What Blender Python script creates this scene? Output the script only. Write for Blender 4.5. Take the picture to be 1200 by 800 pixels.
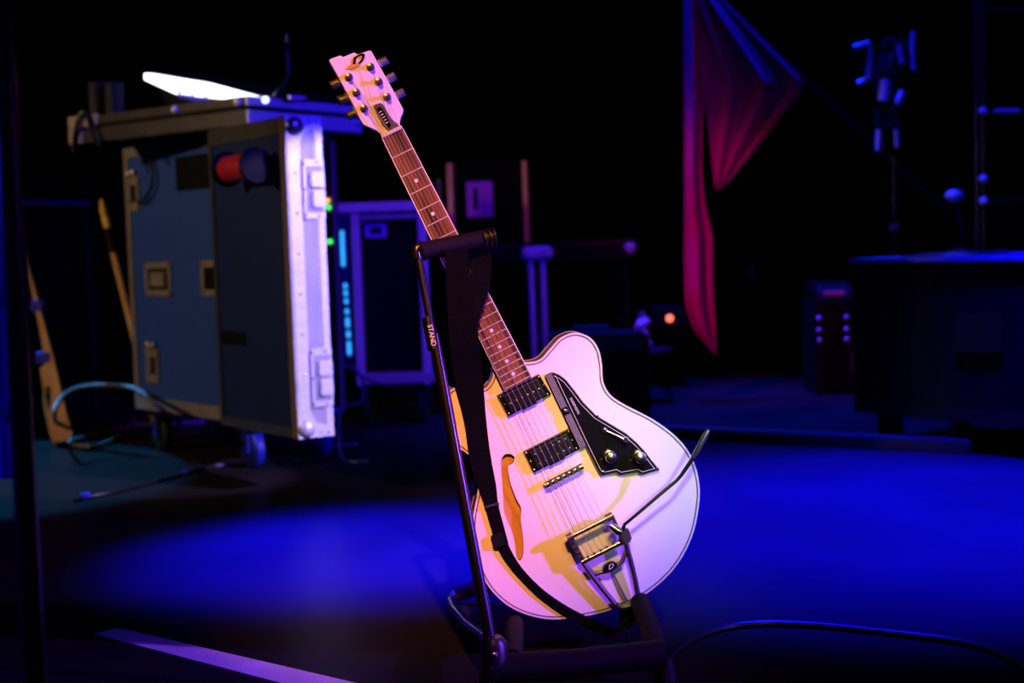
import bpy, bmesh, math, random
from mathutils import Vector, Matrix
from mathutils.geometry import tessellate_polygon

for o in list(bpy.data.objects):
    bpy.data.objects.remove(o)
scene = bpy.context.scene
C = scene.collection
random.seed(4)

# ------------------------------------------------------------------ camera
FPX = 1667.0
CAMH = 0.71
PITCH = math.atan(110.0 / FPX)
ROLL = math.radians(1.9)
CP = Vector((0, 0, CAMH))
R0 = Vector((1, 0, 0))
F = Vector((0, math.cos(PITCH), -math.sin(PITCH)))
U0 = R0.cross(F)
UP = U0 * math.cos(ROLL) + R0 * math.sin(ROLL)
RT = R0 * math.cos(ROLL) - U0 * math.sin(ROLL)
cam_d = bpy.data.cameras.new('camera')
cam_d.sensor_width = 36.0
cam_d.lens = 36.0 * FPX / 1200.0
cam = bpy.data.objects.new('camera', cam_d)
C.objects.link(cam)
cam.matrix_world = Matrix(((RT.x, UP.x, -F.x, CP.x), (RT.y, UP.y, -F.y, CP.y), (RT.z, UP.z, -F.z, CP.z), (0, 0, 0, 1)))
cam_d.dof.use_dof = True
cam_d.dof.focus_distance = 2.38
cam_d.dof.aperture_fstop = 3.2
scene.camera = cam

# ------------------------------------------------------------------ world, exposure, stage lights and added fills
world = bpy.data.worlds.new('dark_venue')
scene.world = world
world.use_nodes = True
world.node_tree.nodes['Background'].inputs[0].default_value = (0.03, 0.03, 0.06, 1)
world.node_tree.nodes['Background'].inputs[1].default_value = 0.006
scene.view_settings.view_transform = 'Standard'
scene.view_settings.look = 'None'
scene.view_settings.gamma = 1.0
scene.view_settings.use_curve_mapping = False
scene.view_settings.exposure = 0.0


def spot(name, loc, target, color, watts, angle, blend=0.5, radius=0.05):
    d = bpy.data.lights.new(name, 'SPOT')
    d.energy = watts
    d.color = color
    d.spot_size = math.radians(angle)
    d.spot_blend = blend
    d.shadow_soft_size = radius
    o = bpy.data.objects.new(name, d)
    C.objects.link(o)
    o.location = loc
    o.rotation_euler = (Vector(target) - Vector(loc)).to_track_quat('-Z', 'Y').to_euler()
    return o


spot('amber_stage_spot', (0.12, -0.55, 2.9), (-0.14, 2.4, 0.42), (1.0, 0.31, 0.07), 1060, 13.4, 1.0, 0.03)
spot('amber_neck_fill', (-0.75, -0.55, 2.9), (-0.29, 2.4, 0.93), (1.0, 0.34, 0.05), 640, 9.5, 1.0, 0.03)  # added second amber lamp, lifts the headstock and neck
spot('violet_side_spot', (3.0, 1.4, 1.35), (0.0, 2.4, 0.76), (0.26, 0.05, 1.0), 1000, 32, 0.4, 0.05)
spot('white_body_spot', (0.75, -0.4, 3.0), (0.29, 2.4, 0.43), (0.78, 1.0, 0.42), 360, 8.6, 1.0, 0.14)
spot('white_fill_spot', (1.1, -0.6, 1.3), (0.28, 2.4, 0.43), (0.78, 1.0, 0.42), 190, 9.4, 1.0, 0.1)  # added fill from lower down, lightens the vibrato arm's shadow
spot('blue_floor_spot', (1.25, 4.0, 4.6), (0.98, 3.62, 0.0), (0.004, 0.002, 1.0), 46000, 32, 1.0, 0.1)
spot('blue_floor_spot', (-0.40, 4.0, 4.6), (-0.36, 3.38, 0.0), (0.004, 0.002, 1.0), 50000, 16.5, 1.0, 0.1)
spot('blue_wash_spot', (0.6, 6.4, 4.6), (0.9, 5.9, 0.0), (0.004, 0.02, 1.0), 5600, 40, 0.9, 0.1)
spot('violet_wash_spot', (-1.3, 0.4, 3.2), (-0.62, 2.05, 0.0), (0.07, 0.012, 1.0), 330, 20, 1.0, 0.1)
spot('lilac_case_spot', (3.6, 1.3, 3.0), (-0.58, 4.2, 0.60), (0.52, 0.38, 1.0), 3300, 8.8, 0.12, 0.03)
spot('blue_case_spot', (3.0, 0.9, 3.2), (-0.45, 4.9, 0.95), (0.03, 0.01, 1.0), 1500, 22, 0.6, 0.05)
spot('blue_front_spot', (2.5, 2.1, 0.6), (-0.1, 2.3, 0.5), (0.02, 0.01, 1.0), 160, 30, 0.7, 0.03)
spot('warm_work_spot', (-3.9, 3.2, 1.9), (-1.25, 4.8, 0.60), (1.0, 0.66, 0.36), 190, 38, 0.5, 0.05)
spot('teal_work_spot', (-3.4, 6.9, 2.6), (-1.98, 4.95, 0.0), (0.012, 0.20, 0.55), 3600, 23, 0.15, 0.03)
spot('magenta_flag_spot', (-0.8, 3.6, 3.2), (1.04, 6.3, 0.45), (1.0, 0.02, 0.45), 430, 20, 1.0, 0.05)
spot('purple_backline_spot', (1.6, 4.0, 3.4), (-0.1, 6.2, 0.6), (0.40, 0.05, 1.0), 190, 40, 0.8, 0.05)
spot('blue_rim_spot', (0.7, 3.2, 3.6), (2.4, 5.6, 0.9), (0.02, 0.01, 1.0), 1000, 35, 0.8, 0.05)
spot('blue_near_spot', (-1.7, 1.9, 1.1), (-0.56, 1.55, 0.6), (0.02, 0.02, 1.0), 170, 40, 0.6, 0.05)


# ------------------------------------------------------------------ placing helpers (photo point -> place in the room)
def ray(px, py):
    return (F + RT * ((px - 600) / FPX) - UP * ((py - 400) / FPX))


def W(px, py, depth):
    d = ray(px, py)
    return CP + d * (depth / d.y)


def G(px, py, z=0.0):
    d = ray(px, py)
    return CP + d * ((z - CP.z) / d.z)


# ------------------------------------------------------------------ materials
def mat(name, col, rough=0.5, metal=0.0, spec=0.5, emit=None, estr=0.0, noise=None, bump=0.0, bscale=60.0, coat=0.0):
    """noise = (other colour, scale, stretch) mixes a second colour in by a stretched noise"""
    m = bpy.data.materials.new(name)
    m.use_nodes = True
    nt = m.node_tree
    b = nt.nodes['Principled BSDF']
    b.inputs['Base Color'].default_value = (*col, 1)
    b.inputs['Roughness'].default_value = rough
    b.inputs['Metallic'].default_value = metal
    b.inputs['Specular IOR Level'].default_value = spec
    b.inputs['Coat Weight'].default_value = coat
    if emit:
        b.inputs['Emission Color'].default_value = (*emit, 1)
        b.inputs['Emission Strength'].default_value = estr
    tc = None
    if noise or bump:
        tc = nt.nodes.new('ShaderNodeTexCoord')
    if noise:
        mp = nt.nodes.new('ShaderNodeMapping')
        mp.inputs['Scale'].default_value = noise[2]
        nz = nt.nodes.new('ShaderNodeTexNoise')
        nz.inputs['Scale'].default_value = noise[1]
        nz.inputs['Detail'].default_value = 5
        rp = nt.nodes.new('ShaderNodeValToRGB')
        rp.color_ramp.elements[0].position = 0.36
        rp.color_ramp.elements[1].position = 0.66
        rp.color_ramp.elements[0].color = (*col, 1)
        rp.color_ramp.elements[1].color = (*noise[0], 1)
        nt.links.new(tc.outputs['Object'], mp.inputs[0])
        nt.links.new(mp.outputs[0], nz.inputs[0])
        nt.links.new(nz.outputs[0], rp.inputs[0])
        nt.links.new(rp.outputs[0], b.inputs['Base Color'])
    if bump:
        nb = nt.nodes.new('ShaderNodeTexNoise')
        nb.inputs['Scale'].default_value = bscale
        bp = nt.nodes.new('ShaderNodeBump')
        bp.inputs['Strength'].default_value = bump
        bp.inputs['Distance'].default_value = 0.002
        nt.links.new(tc.outputs['Object'], nb.inputs[0])
        nt.links.new(nb.outputs[0], bp.inputs['Height'])
        nt.links.new(bp.outputs[0], b.inputs['Normal'])
    return m


M = {}
M['floor'] = mat('black_stage_floor', (0.0085, 0.0085, 0.009), 0.36, spec=0.004, noise=((0.012, 0.012, 0.0125), 2.2, (1, 1, 1)), bump=0.2, bscale=35)
M['drape'] = mat('black_velvet', (0.003, 0.003, 0.004), 0.95, spec=0.02, bump=0.3, bscale=220)
M['wallblack'] = mat('black_wall', (0.01, 0.01, 0.011), 0.9, spec=0.1, noise=((0.014, 0.014, 0.015), 3, (1, 1, 1)))
M['batten'] = mat('black_batten', (0.006, 0.006, 0.007), 0.6, spec=0.3, noise=((0.012, 0.012, 0.012), 8, (1, 6, 6)))
M['white_tape'] = mat('white_gaffer_tape', (0.62, 0.62, 0.62), 0.7, noise=((0.5, 0.5, 0.5), 12, (1, 1, 1)), bump=0.2, bscale=200)
M['cream'] = mat('cream_lacquer', (0.80, 0.765, 0.74), 0.38, spec=0.35, noise=((0.815, 0.785, 0.76), 4, (1, 1, 1)))
M['binding'] = mat('binding_celluloid', (0.70, 0.66, 0.68), 0.4, noise=((0.66, 0.62, 0.64), 9, (1, 1, 1)))
M['purfling'] = mat('dark_purfling', (0.02, 0.015, 0.03), 0.4, noise=((0.03, 0.02, 0.04), 9, (1, 1, 1)))
M['blackgloss'] = mat('black_acrylic', (0.006, 0.006, 0.007), 0.12, spec=0.5, noise=((0.008, 0.008, 0.009), 9, (1, 1, 1)))
M['blackplastic'] = mat('black_plastic', (0.005, 0.005, 0.006), 0.38, spec=0.35, noise=((0.008, 0.008, 0.009), 20, (1, 1, 1)))
M['chrome'] = mat('chrome', (0.78, 0.76, 0.74), 0.22, metal=1.0, noise=((0.70, 0.69, 0.68), 30, (1, 1, 1)))
M['darkchrome'] = mat('smoked_chrome', (0.28, 0.27, 0.29), 0.3, metal=0.9, noise=((0.22, 0.21, 0.24), 30, (1, 1, 1)))
M['nickel'] = mat('fret_nickel', (0.80, 0.78, 0.74), 0.35, metal=0.6, noise=((0.74, 0.72, 0.70), 40, (1, 1, 1)))
M['string'] = mat('steel_string', (0.42, 0.40, 0.40), 0.4, metal=0.7, noise=((0.36, 0.34, 0.34), 90, (1, 1, 1)))
M['rosewood'] = mat('rosewood', (0.040, 0.016, 0.008), 0.30, spec=0.5, noise=((0.25, 0.105, 0.028), 70, (1, 0.09, 1)))
M['neckwood'] = mat('neck_maple', (0.55, 0.42, 0.34), 0.4, noise=((0.48, 0.35, 0.28), 30, (1, 0.1, 1)))
M['innerwood'] = mat('inner_spruce', (0.62, 0.33, 0.10), 0.7, noise=((0.50, 0.24, 0.06), 90, (1, 0.1, 1)))
M['pearl'] = mat('pearl_inlay', (0.85, 0.82, 0.82), 0.3, noise=((0.75, 0.74, 0.78), 120, (1, 1, 1)))
M['gold'] = mat('gold_print', (0.80, 0.52, 0.16), 0.35, metal=0.5, noise=((0.7, 0.45, 0.14), 60, (1, 1, 1)))
M['whiteprint'] = mat('white_print', (0.75, 0.75, 0.75), 0.5, noise=((0.68, 0.68, 0.68), 60, (1, 1, 1)))
M['strap'] = mat('black_webbing', (0.0015, 0.0015, 0.002), 0.85, spec=0.06, bump=0.5, bscale=700, noise=((0.003, 0.003, 0.0035), 200, (1, 1, 1)))
M['leather'] = mat('black_leather', (0.003, 0.003, 0.003), 0.55, spec=0.2, bump=0.5, bscale=350, noise=((0.005, 0.005, 0.005), 90, (1, 1, 1)))
M['blacksteel'] = mat('black_powder_steel', (0.003, 0.003, 0.004), 0.25, spec=0.5, noise=((0.005, 0.005, 0.006), 30, (1, 1, 1)))
M['foam'] = mat('black_foam', (0.0045, 0.0032, 0.0032), 0.7, spec=0.12, bump=0.5, bscale=500, noise=((0.006, 0.004, 0.004), 60, (1, 1, 1)))
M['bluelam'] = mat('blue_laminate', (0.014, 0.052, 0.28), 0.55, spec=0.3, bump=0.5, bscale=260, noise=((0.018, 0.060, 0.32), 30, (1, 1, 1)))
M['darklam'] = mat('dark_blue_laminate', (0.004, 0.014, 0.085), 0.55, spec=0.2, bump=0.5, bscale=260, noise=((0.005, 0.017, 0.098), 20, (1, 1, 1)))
M['alu'] = mat('aluminium_extrusion', (0.72, 0.71, 0.70), 0.42, metal=0.35, noise=((0.62, 0.61, 0.60), 14, (1, 1, 6)))
M['alushade'] = mat('brushed_aluminium_web', (0.34, 0.33, 0.38), 0.55, metal=0.25, noise=((0.29, 0.28, 0.33), 40, (1, 1, 0.2)))
M['darkrail'] = mat('dark_brown_rail', (0.022, 0.018, 0.019), 0.4, metal=0.5, noise=((0.036, 0.03, 0.03), 12, (1, 1, 1)))  # dark brown metal, much darker than the lid's end rails
M['bodyside'] = mat('dark_wine_side', (0.17, 0.07, 0.14), 0.35, noise=((0.14, 0.06, 0.12), 12, (1, 1, 1)))  # dark wine tone for the guitar's sides, the top stays cream
M['zinc'] = mat('zinc_hardware', (0.42, 0.36, 0.30), 0.38, metal=0.6, noise=((0.30, 0.26, 0.22), 25, (1, 1, 1)))
M['voidblack'] = mat('rack_black', (0.002, 0.002, 0.003), 0.6, spec=0.1, noise=((0.003, 0.003, 0.004), 12, (1, 1, 1)))
M['rubber'] = mat('black_rubber', (0.005, 0.005, 0.006), 0.65, spec=0.2, noise=((0.008, 0.008, 0.008), 30, (1, 1, 1)))
M['bluelit'] = mat('blue_light_tint', (0.008, 0.012, 0.20), 0.4, spec=0.3, noise=((0.008, 0.012, 0.16), 20, (1, 1, 1)))  # blue stage light put into the base colour of dark parts
M['red'] = mat('red_plastic', (0.45, 0.012, 0.03), 0.4, noise=((0.38, 0.01, 0.025), 20, (1, 1, 1)))
M['flag'] = mat('red_cloth', (0.42, 0.012, 0.16), 0.85, spec=0.05, bump=0.3, bscale=400, noise=((0.36, 0.010, 0.14), 10, (1, 1, 0.3)))
M['wood'] = mat('pale_wood', (0.78, 0.44, 0.19), 0.4, noise=((0.62, 0.32, 0.12), 20, (1, 1, 0.15)))
M['woodgrey'] = mat('weathered_wood', (0.16, 0.09, 0.075), 0.6, noise=((0.12, 0.07, 0.055), 16, (1, 1, 0.15)))
M['yellowcap'] = mat('yellow_plastic', (0.80, 0.50, 0.06), 0.45, noise=((0.72, 0.44, 0.05), 20, (1, 1, 1)))
M['bluetape'] = mat('blue_tape', (0.02, 0.03, 0.65), 0.5, noise=((0.02, 0.03, 0.55), 20, (1, 1, 1)))
M['cable'] = mat('black_cable', (0.005, 0.005, 0.006), 0.4, spec=0.3, noise=((0.008, 0.008, 0.009), 20, (1, 1, 1)))
M['greycable'] = mat('grey_cable', (0.10, 0.11, 0.12), 0.5, noise=((0.08, 0.09, 0.10), 20, (1, 1, 1)))
M['paper'] = mat('paper', (0.6, 0.6, 0.62), 0.8, noise=((0.55, 0.55, 0.57), 8, (1, 1, 1)))
M['violetlabel'] = mat('violet_sticker', (0.34, 0.03, 0.70), 0.5, noise=((0.30, 0.025, 0.62), 20, (1, 1, 1)))
M['screen'] = mat('glowing_screen', (0.8, 0.8, 0.85), 0.4, emit=(0.86, 0.88, 1.0), estr=3.2, noise=((0.7, 0.7, 0.8), 20, (1, 1, 1)))
M['ledwhite'] = mat('white_led', (0.8, 0.8, 0.9), 0.4, emit=(0.6, 0.62, 1.0), estr=3.0, noise=((0.7, 0.7, 0.8), 20, (1, 1, 1)))
M['ledcyan'] = mat('cyan_led', (0.05, 0.5, 0.7), 0.4, emit=(0.03, 0.42, 0.9), estr=1.1, noise=((0.04, 0.45, 0.65), 20, (1, 1, 1)))
M['ledgreen'] = mat('green_led', (0.05, 0.6, 0.1), 0.4, emit=(0.05, 0.9, 0.08), estr=1.6, noise=((0.04, 0.5, 0.1), 20, (1, 1, 1)))
M['ledred'] = mat('red_led', (0.7, 0.1, 0.05), 0.4, emit=(1.0, 0.16, 0.08), estr=2.6, noise=((0.6, 0.1, 0.05), 20, (1, 1, 1)))
M['ledamber'] = mat('amber_led', (0.7, 0.4, 0.05), 0.4, emit=(1.0, 0.5, 0.08), estr=1.4, noise=((0.6, 0.35, 0.05), 20, (1, 1, 1)))
M['clear'] = mat('cloudy_plastic', (0.42, 0.38, 0.50), 0.35, noise=((0.30, 0.27, 0.40), 25, (1, 1, 1)))


# ------------------------------------------------------------------ mesh helpers
class MB:
    def __init__(self):
        self.v = []
        self.f = []

    def add(self, vs, fs):
        n = len(self.v)
        self.v += [Vector(p) for p in vs]
        self.f += [tuple(i + n for i in f) for f in fs]
        return self

    def hexa(self, p):
        """eight corners: bottom ring 0-3, top ring 4-7"""
        return self.add(p, [(3, 2, 1, 0), (4, 5, 6, 7), (0, 1, 5, 4), (1, 2, 6, 5), (2, 3, 7, 6), (3, 0, 4, 7)])

    def box(self, c, s, ax=None):
        c = Vector(c)
        a, b, d = ax if ax else (Vector((1, 0, 0)), Vector((0, 1, 0)), Vector((0, 0, 1)))
        x, y, z = a * (s[0] / 2), b * (s[1] / 2), d * (s[2] / 2)
        return self.hexa([c - x - y - z, c + x - y - z, c + x + y - z, c - x + y - z,
                          c - x - y + z, c + x - y + z, c + x + y + z, c - x + y + z])

    def tube(self, pts, r, n=10, caps=True):
        pts = [Vector(p) for p in pts]
        m = len(pts)
        rs = r if isinstance(r, (list, tuple)) else [r] * m
        vs, fs = [], []
        prev = None
        for i, p in enumerate(pts):
            t = (pts[min(i + 1, m - 1)] - pts[max(i - 1, 0)]).normalized()
            if prev is None:
                h = Vector((0, 0, 1)) if abs(t.z) < 0.9 else Vector((1, 0, 0))
                a = t.cross(h).normalized()
            else:
                a = (prev - t * prev.dot(t)).normalized()
            prev = a
            b = t.cross(a)
            for k in range(n):
                th = 2 * math.pi * k / n
                vs.append(p + (a * math.cos(th) + b * math.sin(th)) * rs[i])
        for i in range(m - 1):
            for k in range(n):
                k2 = (k + 1) % n
                fs.append((i * n + k, i * n + k2, (i + 1) * n + k2, (i + 1) * n + k))
        if caps:
            fs.append(tuple(reversed(range(n))))
            fs.append(tuple((m - 1) * n + k for k in range(n)))
        return self.add(vs, fs)

    def lathe(self, o, axis, prof, n=16):
        """prof = [(radius, height along axis)]"""
        o, axis = Vector(o), Vector(axis).normalized()
        pts = [o + axis * h for _, h in prof]
        h0 = Vector((0, 0, 1)) if abs(axis.z) < 0.9 else Vector((1, 0, 0))
        a = axis.cross(h0).normalized()
        b = axis.cross(a)
        vs, fs = [], []
        for (r, h), p in zip(prof, pts):
            for k in range(n):
                th = 2 * math.pi * k / n
                vs.append(p + (a * math.cos(th) + b * math.sin(th)) * max(r, 1e-5))
        for i in range(len(prof) - 1):
            for k in range(n):
                k2 = (k + 1) % n
                fs.append((i * n + k, i * n + k2, (i + 1) * n + k2, (i + 1) * n + k))
        fs.append(tuple(reversed(range(n))))
        fs.append(tuple((len(prof) - 1) * n + k for k in range(n)))
        return self.add(vs, fs)

    def prism(self, poly, z0, z1, hole=None, inset=0.0):
        """extrude a plan polygon (local x, y) from z0 to z1; optional hole"""
        n = len(poly)
        top = poly if not inset else offset(poly, inset)
        rings = [[Vector((x, y, 0)) for x, y in top]] + ([[Vector((x, y, 0)) for x, y in hole]] if hole else [])
        tris = tessellate_polygon(rings)
        flat = [p for r in rings for p in r]
        self.add([(p.x, p.y, z1) for p in flat], [t if tri_up(flat, t) else tuple(reversed(t)) for t in tris])
        base = [(x, y, z0) for x, y in poly]
        tt = [(x, y, z1) for x, y in top]
        ccw = area(poly) > 0
        side = [(i, (i + 1) % n, n + (i + 1) % n, n + i) for i in range(n)]
        if not ccw:
            side = [tuple(reversed(s)) for s in side]
        self.add(base + tt, side)
        bt = tessellate_polygon([[Vector(p) for p in base]])
        self.add(base, [tuple(reversed(t)) if tri_up([Vector(p) for p in base], t) else t for t in bt])
        return self

    def ring(self, outer, inner, z0, z1):
        n = len(outer)
        vs = [(x, y, z1) for x, y in outer] + [(x, y, z1) for x, y in inner] + [(x, y, z0) for x, y in outer] + [(x, y, z0) for x, y in inner]
        fs = []
        for i in range(n):
            j = (i + 1) % n
            fs += [(i, j, n + j, n + i), (2 * n + i, 2 * n + j, j, i), (n + i, n + j, 3 * n + j, 3 * n + i)]
        if area(outer) < 0:
            fs = [tuple(reversed(f)) for f in fs]
        return self.add(vs, fs)

    def ribbon(self, cs, ws, nrm, t=0.002):
        """strap: centre points, width vectors, normal vectors"""
        vs, fs = [], []
        for c, w, nn in zip(cs, ws, nrm):
            vs += [c - w + nn * t, c + w + nn * t, c + w - nn * t, c - w - nn * t]
        m = len(cs)
        for i in range(m - 1):
            for k in range(4):
                k2 = (k + 1) % 4
                fs.append((i * 4 + k, i * 4 + k2, (i + 1) * 4 + k2, (i + 1) * 4 + k))
        fs += [(3, 2, 1, 0), tuple((m - 1) * 4 + k for k in range(4))]
        return self.add(vs, fs)

    def build(self, name, m, parent=None, local=False, smooth=False, bevel=0.0):
        me = bpy.data.meshes.new(name)
        inv = Matrix.Identity(4) if (local or parent is None) else MW[parent.name].inverted()
        me.from_pydata([inv @ p for p in self.v], [], self.f)
        bm = bmesh.new()
        bm.from_mesh(me)
        if bevel:
            bmesh.ops.remove_doubles(bm, verts=bm.verts, dist=1e-6)
        bmesh.ops.recalc_face_normals(bm, faces=bm.faces)
        if bevel:
            bmesh.ops.bevel(bm, geom=list(bm.edges), offset=bevel, segments=2, affect='EDGES', clamp_overlap=True)
        bm.to_mesh(me)
        bm.free()
        me.materials.append(M[m] if isinstance(m, str) else m)
        if smooth:
            for p in me.polygons:
                p.use_smooth = True
            try:
                me.set_sharp_from_angle(angle=math.radians(40))
            except Exception:
                pass
        o = bpy.data.objects.new(name, me)
        C.objects.link(o)
        if parent is not None:
            o.parent = parent
            MW[o.name] = MW[parent.name].copy()
        else:
            MW[o.name] = Matrix.Identity(4)
        return o


def tri_up(p, t):
    a, b, c = (p[i] for i in t)
    return (b.x - a.x) * (c.y - a.y) - (b.y - a.y) * (c.x - a.x) > 0


def area(p):
    return 0.5 * sum(p[i][0] * p[(i + 1) % len(p)][1] - p[(i + 1) % len(p)][0] * p[i][1] for i in range(len(p)))


def offset(p, d):
    """move a closed outline inward by d"""
    n = len(p)
    s = 1 if area(p) > 0 else -1
    out = []
    for i in range(n):
        a, b, c = Vector(p[i - 1]), Vector(p[i]), Vector(p[(i + 1) % n])
        e1, e2 = (b - a).normalized(), (c - b).normalized()
        n1, n2 = Vector((-e1.y, e1.x)) * s, Vector((-e2.y, e2.x)) * s
        m = (n1 + n2)
        m = m / max(m.length, 1e-6)
        k = d / max(m.dot(n1), 0.5)
        out.append((b.x + m.x * k, b.y + m.y * k))
    return out


def spline(p, k=4, closed=True):
    n = len(p)
    out = []
    rng = range(n) if closed else range(n - 1)
    for i in rng:
        g = (lambda q: Vector(p[q % n])) if closed else (lambda q: Vector(p[min(max(q, 0), n - 1)]))
        p0, p1, p2, p3 = g(i - 1), g(i), g(i + 1), g(i + 2)
        for j in range(k):
            t = j / k
            out.append(0.5 * (2 * p1 + (p2 - p0) * t + (2 * p0 - 5 * p1 + 4 * p2 - p3) * t * t + (3 * p1 - p0 - 3 * p2 + p3) * t ** 3))
    if not closed:
        out.append(Vector(p[-1]))
    return out


MW = {}


def tag(o, label, cat, group=None, kind=None):
    o['label'] = label
    o['category'] = cat
    if group:
        o['group'] = group
    if kind:
        o['kind'] = kind
    return o


def struct(o, label=None):
    o['kind'] = 'structure'
    if label:
        o['label'] = label
    return o


def thing(name, label, cat, loc=(0, 0, 0), matrix=None, group=None):
    o = bpy.data.objects.new(name, None)
    o.empty_display_size = 0.05
    C.objects.link(o)
    mw = matrix if matrix is not None else Matrix.Translation(Vector(loc))
    o.matrix_world = mw
    MW[o.name] = mw.copy()
    return tag(o, label, cat, group)


def text_part(name, body, m, parent, size, mw_local, extrude=0.0003, shear=0.0, align='CENTER', bold=0.0):
    cu = bpy.data.curves.new(name, 'FONT')
    cu.body = body
    cu.size = size
    cu.extrude = extrude
    cu.shear = shear
    cu.offset = bold
    cu.align_x = align
    cu.align_y = 'CENTER'
    tmp = bpy.data.objects.new(name + '_tmp', cu)
    C.objects.link(tmp)
    me = bpy.data.meshes.new_from_object(tmp.evaluated_get(bpy.context.evaluated_depsgraph_get()))
    bpy.data.objects.remove(tmp)
    me.transform(mw_local)
    me.materials.clear()
    me.materials.append(M[m])
    o = bpy.data.objects.new(name, me)
    C.objects.link(o)
    o.parent = parent
    MW[o.name] = MW[parent.name].copy()
    return o


# ================================================================== the setting
mb = MB().box((0, 3.6, -0.05), (12, 11.2, 0.1))
struct(mb.build('floor', 'floor'), 'black painted stage floor')
mb = MB().box((0, 9.25, 2.5), (12, 0.1, 5.2))
struct(mb.build('wall_back', 'wallblack'), 'black wall behind the stage curtain')

vs, fs = [], []
NX = 260
for i in range(NX + 1):
    x = -5.2 + 10.4 * i / NX
    y = 7.6 + 0.05 * math.sin(x * 13) + 0.025 * math.sin(x * 29 + 1.3)
    for z in (0.0, 1.2, 2.6, 4.2):
        vs.append((x, y + 0.01 * math.sin(x * 7 + z), z))
for i in range(NX):
    for k in range(3):
        fs.append((i * 4 + k, (i + 1) * 4 + k, (i + 1) * 4 + k + 1, i * 4 + k + 1))
o = MB().add(vs, fs).build('backdrop_curtain', 'drape', smooth=True)
md = o.modifiers.new('thickness', 'SOLIDIFY')
md.thickness = 0.006
tag(o, 'black pleated curtain hanging across the back of the stage', 'curtain')

# low black batten where the front deck meets the rear one
a, b = G(742, 511), G(1140, 531)
d = (b - a).normalized()
nrm = Vector((-d.y, d.x, 0))
L = (b - a).length
o = MB().box((a + b) / 2 + Vector((0, 0, 0.022)), (L, 0.07, 0.044), (d, nrm, Vector((0, 0, 1)))).build('floor_batten', 'batten', bevel=0.006)
tag(o, 'long low black batten lying across the floor before the curtain', 'batten')

# white tape strip on the floor, foreground
q = [G(110, 743), G(138, 736), G(440, 806), G(365, 810)]
mb = MB().hexa([p + Vector((0, 0, 0.0004)) for p in q] + [p + Vector((0, 0, 0.0014)) for p in q])
tag(mb.build('floor_tape', 'white_tape'), 'straight strip of white tape stuck on the dark stage floor', 'tape')

# ================================================================== guitar
YAW = math.radians(7)
n0 = -F * math.cos(YAW) + RT * math.sin(YAW)
GN = Vector((n0.x, n0.y, 0.0)).normalized()
GO = W(661, 557, 2.41)


def GW(px, py, z=0.0):
    """photo point -> point on the plane of the guitar top, z metres in front of it"""
    d = ray(px, py)
    o = GO + GN * z
    return CP + d * ((o - CP).dot(GN) / d.dot(GN))


ny = (GW(459.7, 157) - GO)
SCALE = ny.length
GY = ny.normalized()
GX = GY.cross(GN).normalized()
GM = Matrix(((GX.x, GY.x, GN.x, GO.x), (GX.y, GY.y, GN.y, GO.y), (GX.z, GY.z, GN.z, GO.z), (0, 0, 0, 1)))
GI = GM.inverted()


def L2(px, py, z=0.0):
    p = GI @ GW(px, py, z)
    return (p.x, p.y)


def L3(px, py, z=0.0):
    return GI @ GW(px, py, z)


def crop(pts, ox, oy, s):
    return [(ox + x / s, oy + y / s) for x, y in pts]


guitar = thing('electric_guitar', 'cream semi-hollow electric guitar with black pickguard and vibrato leaning in a black stand', 'guitar', matrix=GM)

body_px = [(622, 424), (634, 420), (645, 408), (657, 395.5), (674, 389.5), (691, 395), (701.5, 409), (705.5, 428), (707, 447),
           (716, 463), (736, 476), (765, 491), (792, 511), (810, 534), (819, 563), (819, 592), (810.5, 630), (790, 666), (758, 695),
           (720, 713), (680, 722.5), (640, 725), (603, 714), (577, 693), (562, 667), (554.5, 638), (554, 608), (559, 580), (561, 556),
           (552, 536), (535, 522), (524, 503), (519, 482), (522, 464), (533, 454), (548, 452), (562, 456), (571, 453), (577, 443), (579, 432),
           (590, 424), (606, 424)]
body = [tuple(p) for p in spline([L2(*p) for p in body_px], 5)]
fh_px = crop([(296, 318), (308, 307), (326, 306), (341, 316), (342, 331), (333, 345), (322, 348), (317, 360), (322, 395), (334, 440), (352, 485),
              (369, 518), (367, 560), (374, 610), (378, 655), (376, 700), (364, 722), (351, 706), (345, 660), (333, 610), (312, 560), (301, 525),
              (299, 480), (295, 420), (291, 370), (291, 335)], 500, 440, 3.333)
fhole = [tuple(p) for p in spline([L2(*p) for p in fh_px], 3)]
bod = MB().prism(offset(body, 0.0005), -0.048, 0.0, hole=fhole).build('body', 'cream', guitar, local=True, smooth=True)
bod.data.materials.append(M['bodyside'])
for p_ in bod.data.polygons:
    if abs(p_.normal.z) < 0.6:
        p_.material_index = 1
# inside of the sound hole: its walls and the wood seen through it
n = len(fhole)
MB().add([(x, y, 0.0) for x, y in fhole] + [(x, y, -0.007) for x, y in fhole], [(i, (i + 1) % n, n + (i + 1) % n, n + i) for i in range(n)]).build('sound_hole_rim', 'purfling', bod, local=True)
MB().prism(offset(fhole, -0.012), -0.012, -0.0072).build('sound_hole_wood', 'innerwood', bod, local=True)
MB().ring(body, offset(body, 0.0035), -0.004, 0.0006).build('binding', 'binding', bod, local=True)
MB().ring(offset(body, 0.0035), offset(body, 0.0052), -0.001, 0.0005).build('purfling', 'purfling', bod, local=True)
MB().ring(body, offset(body, 0.002), -0.048, -0.044).build('binding', 'binding', bod, local=True)

# neck, fretboard, frets, inlays
YN = SCALE                                         # nut height above the bridge
YE = L2(608, 449)[1]
hn, he = 0.0178, 0.0246


def hw(y):
    return hn + (he - hn) * (YN - y) / (YN - YE)


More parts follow.
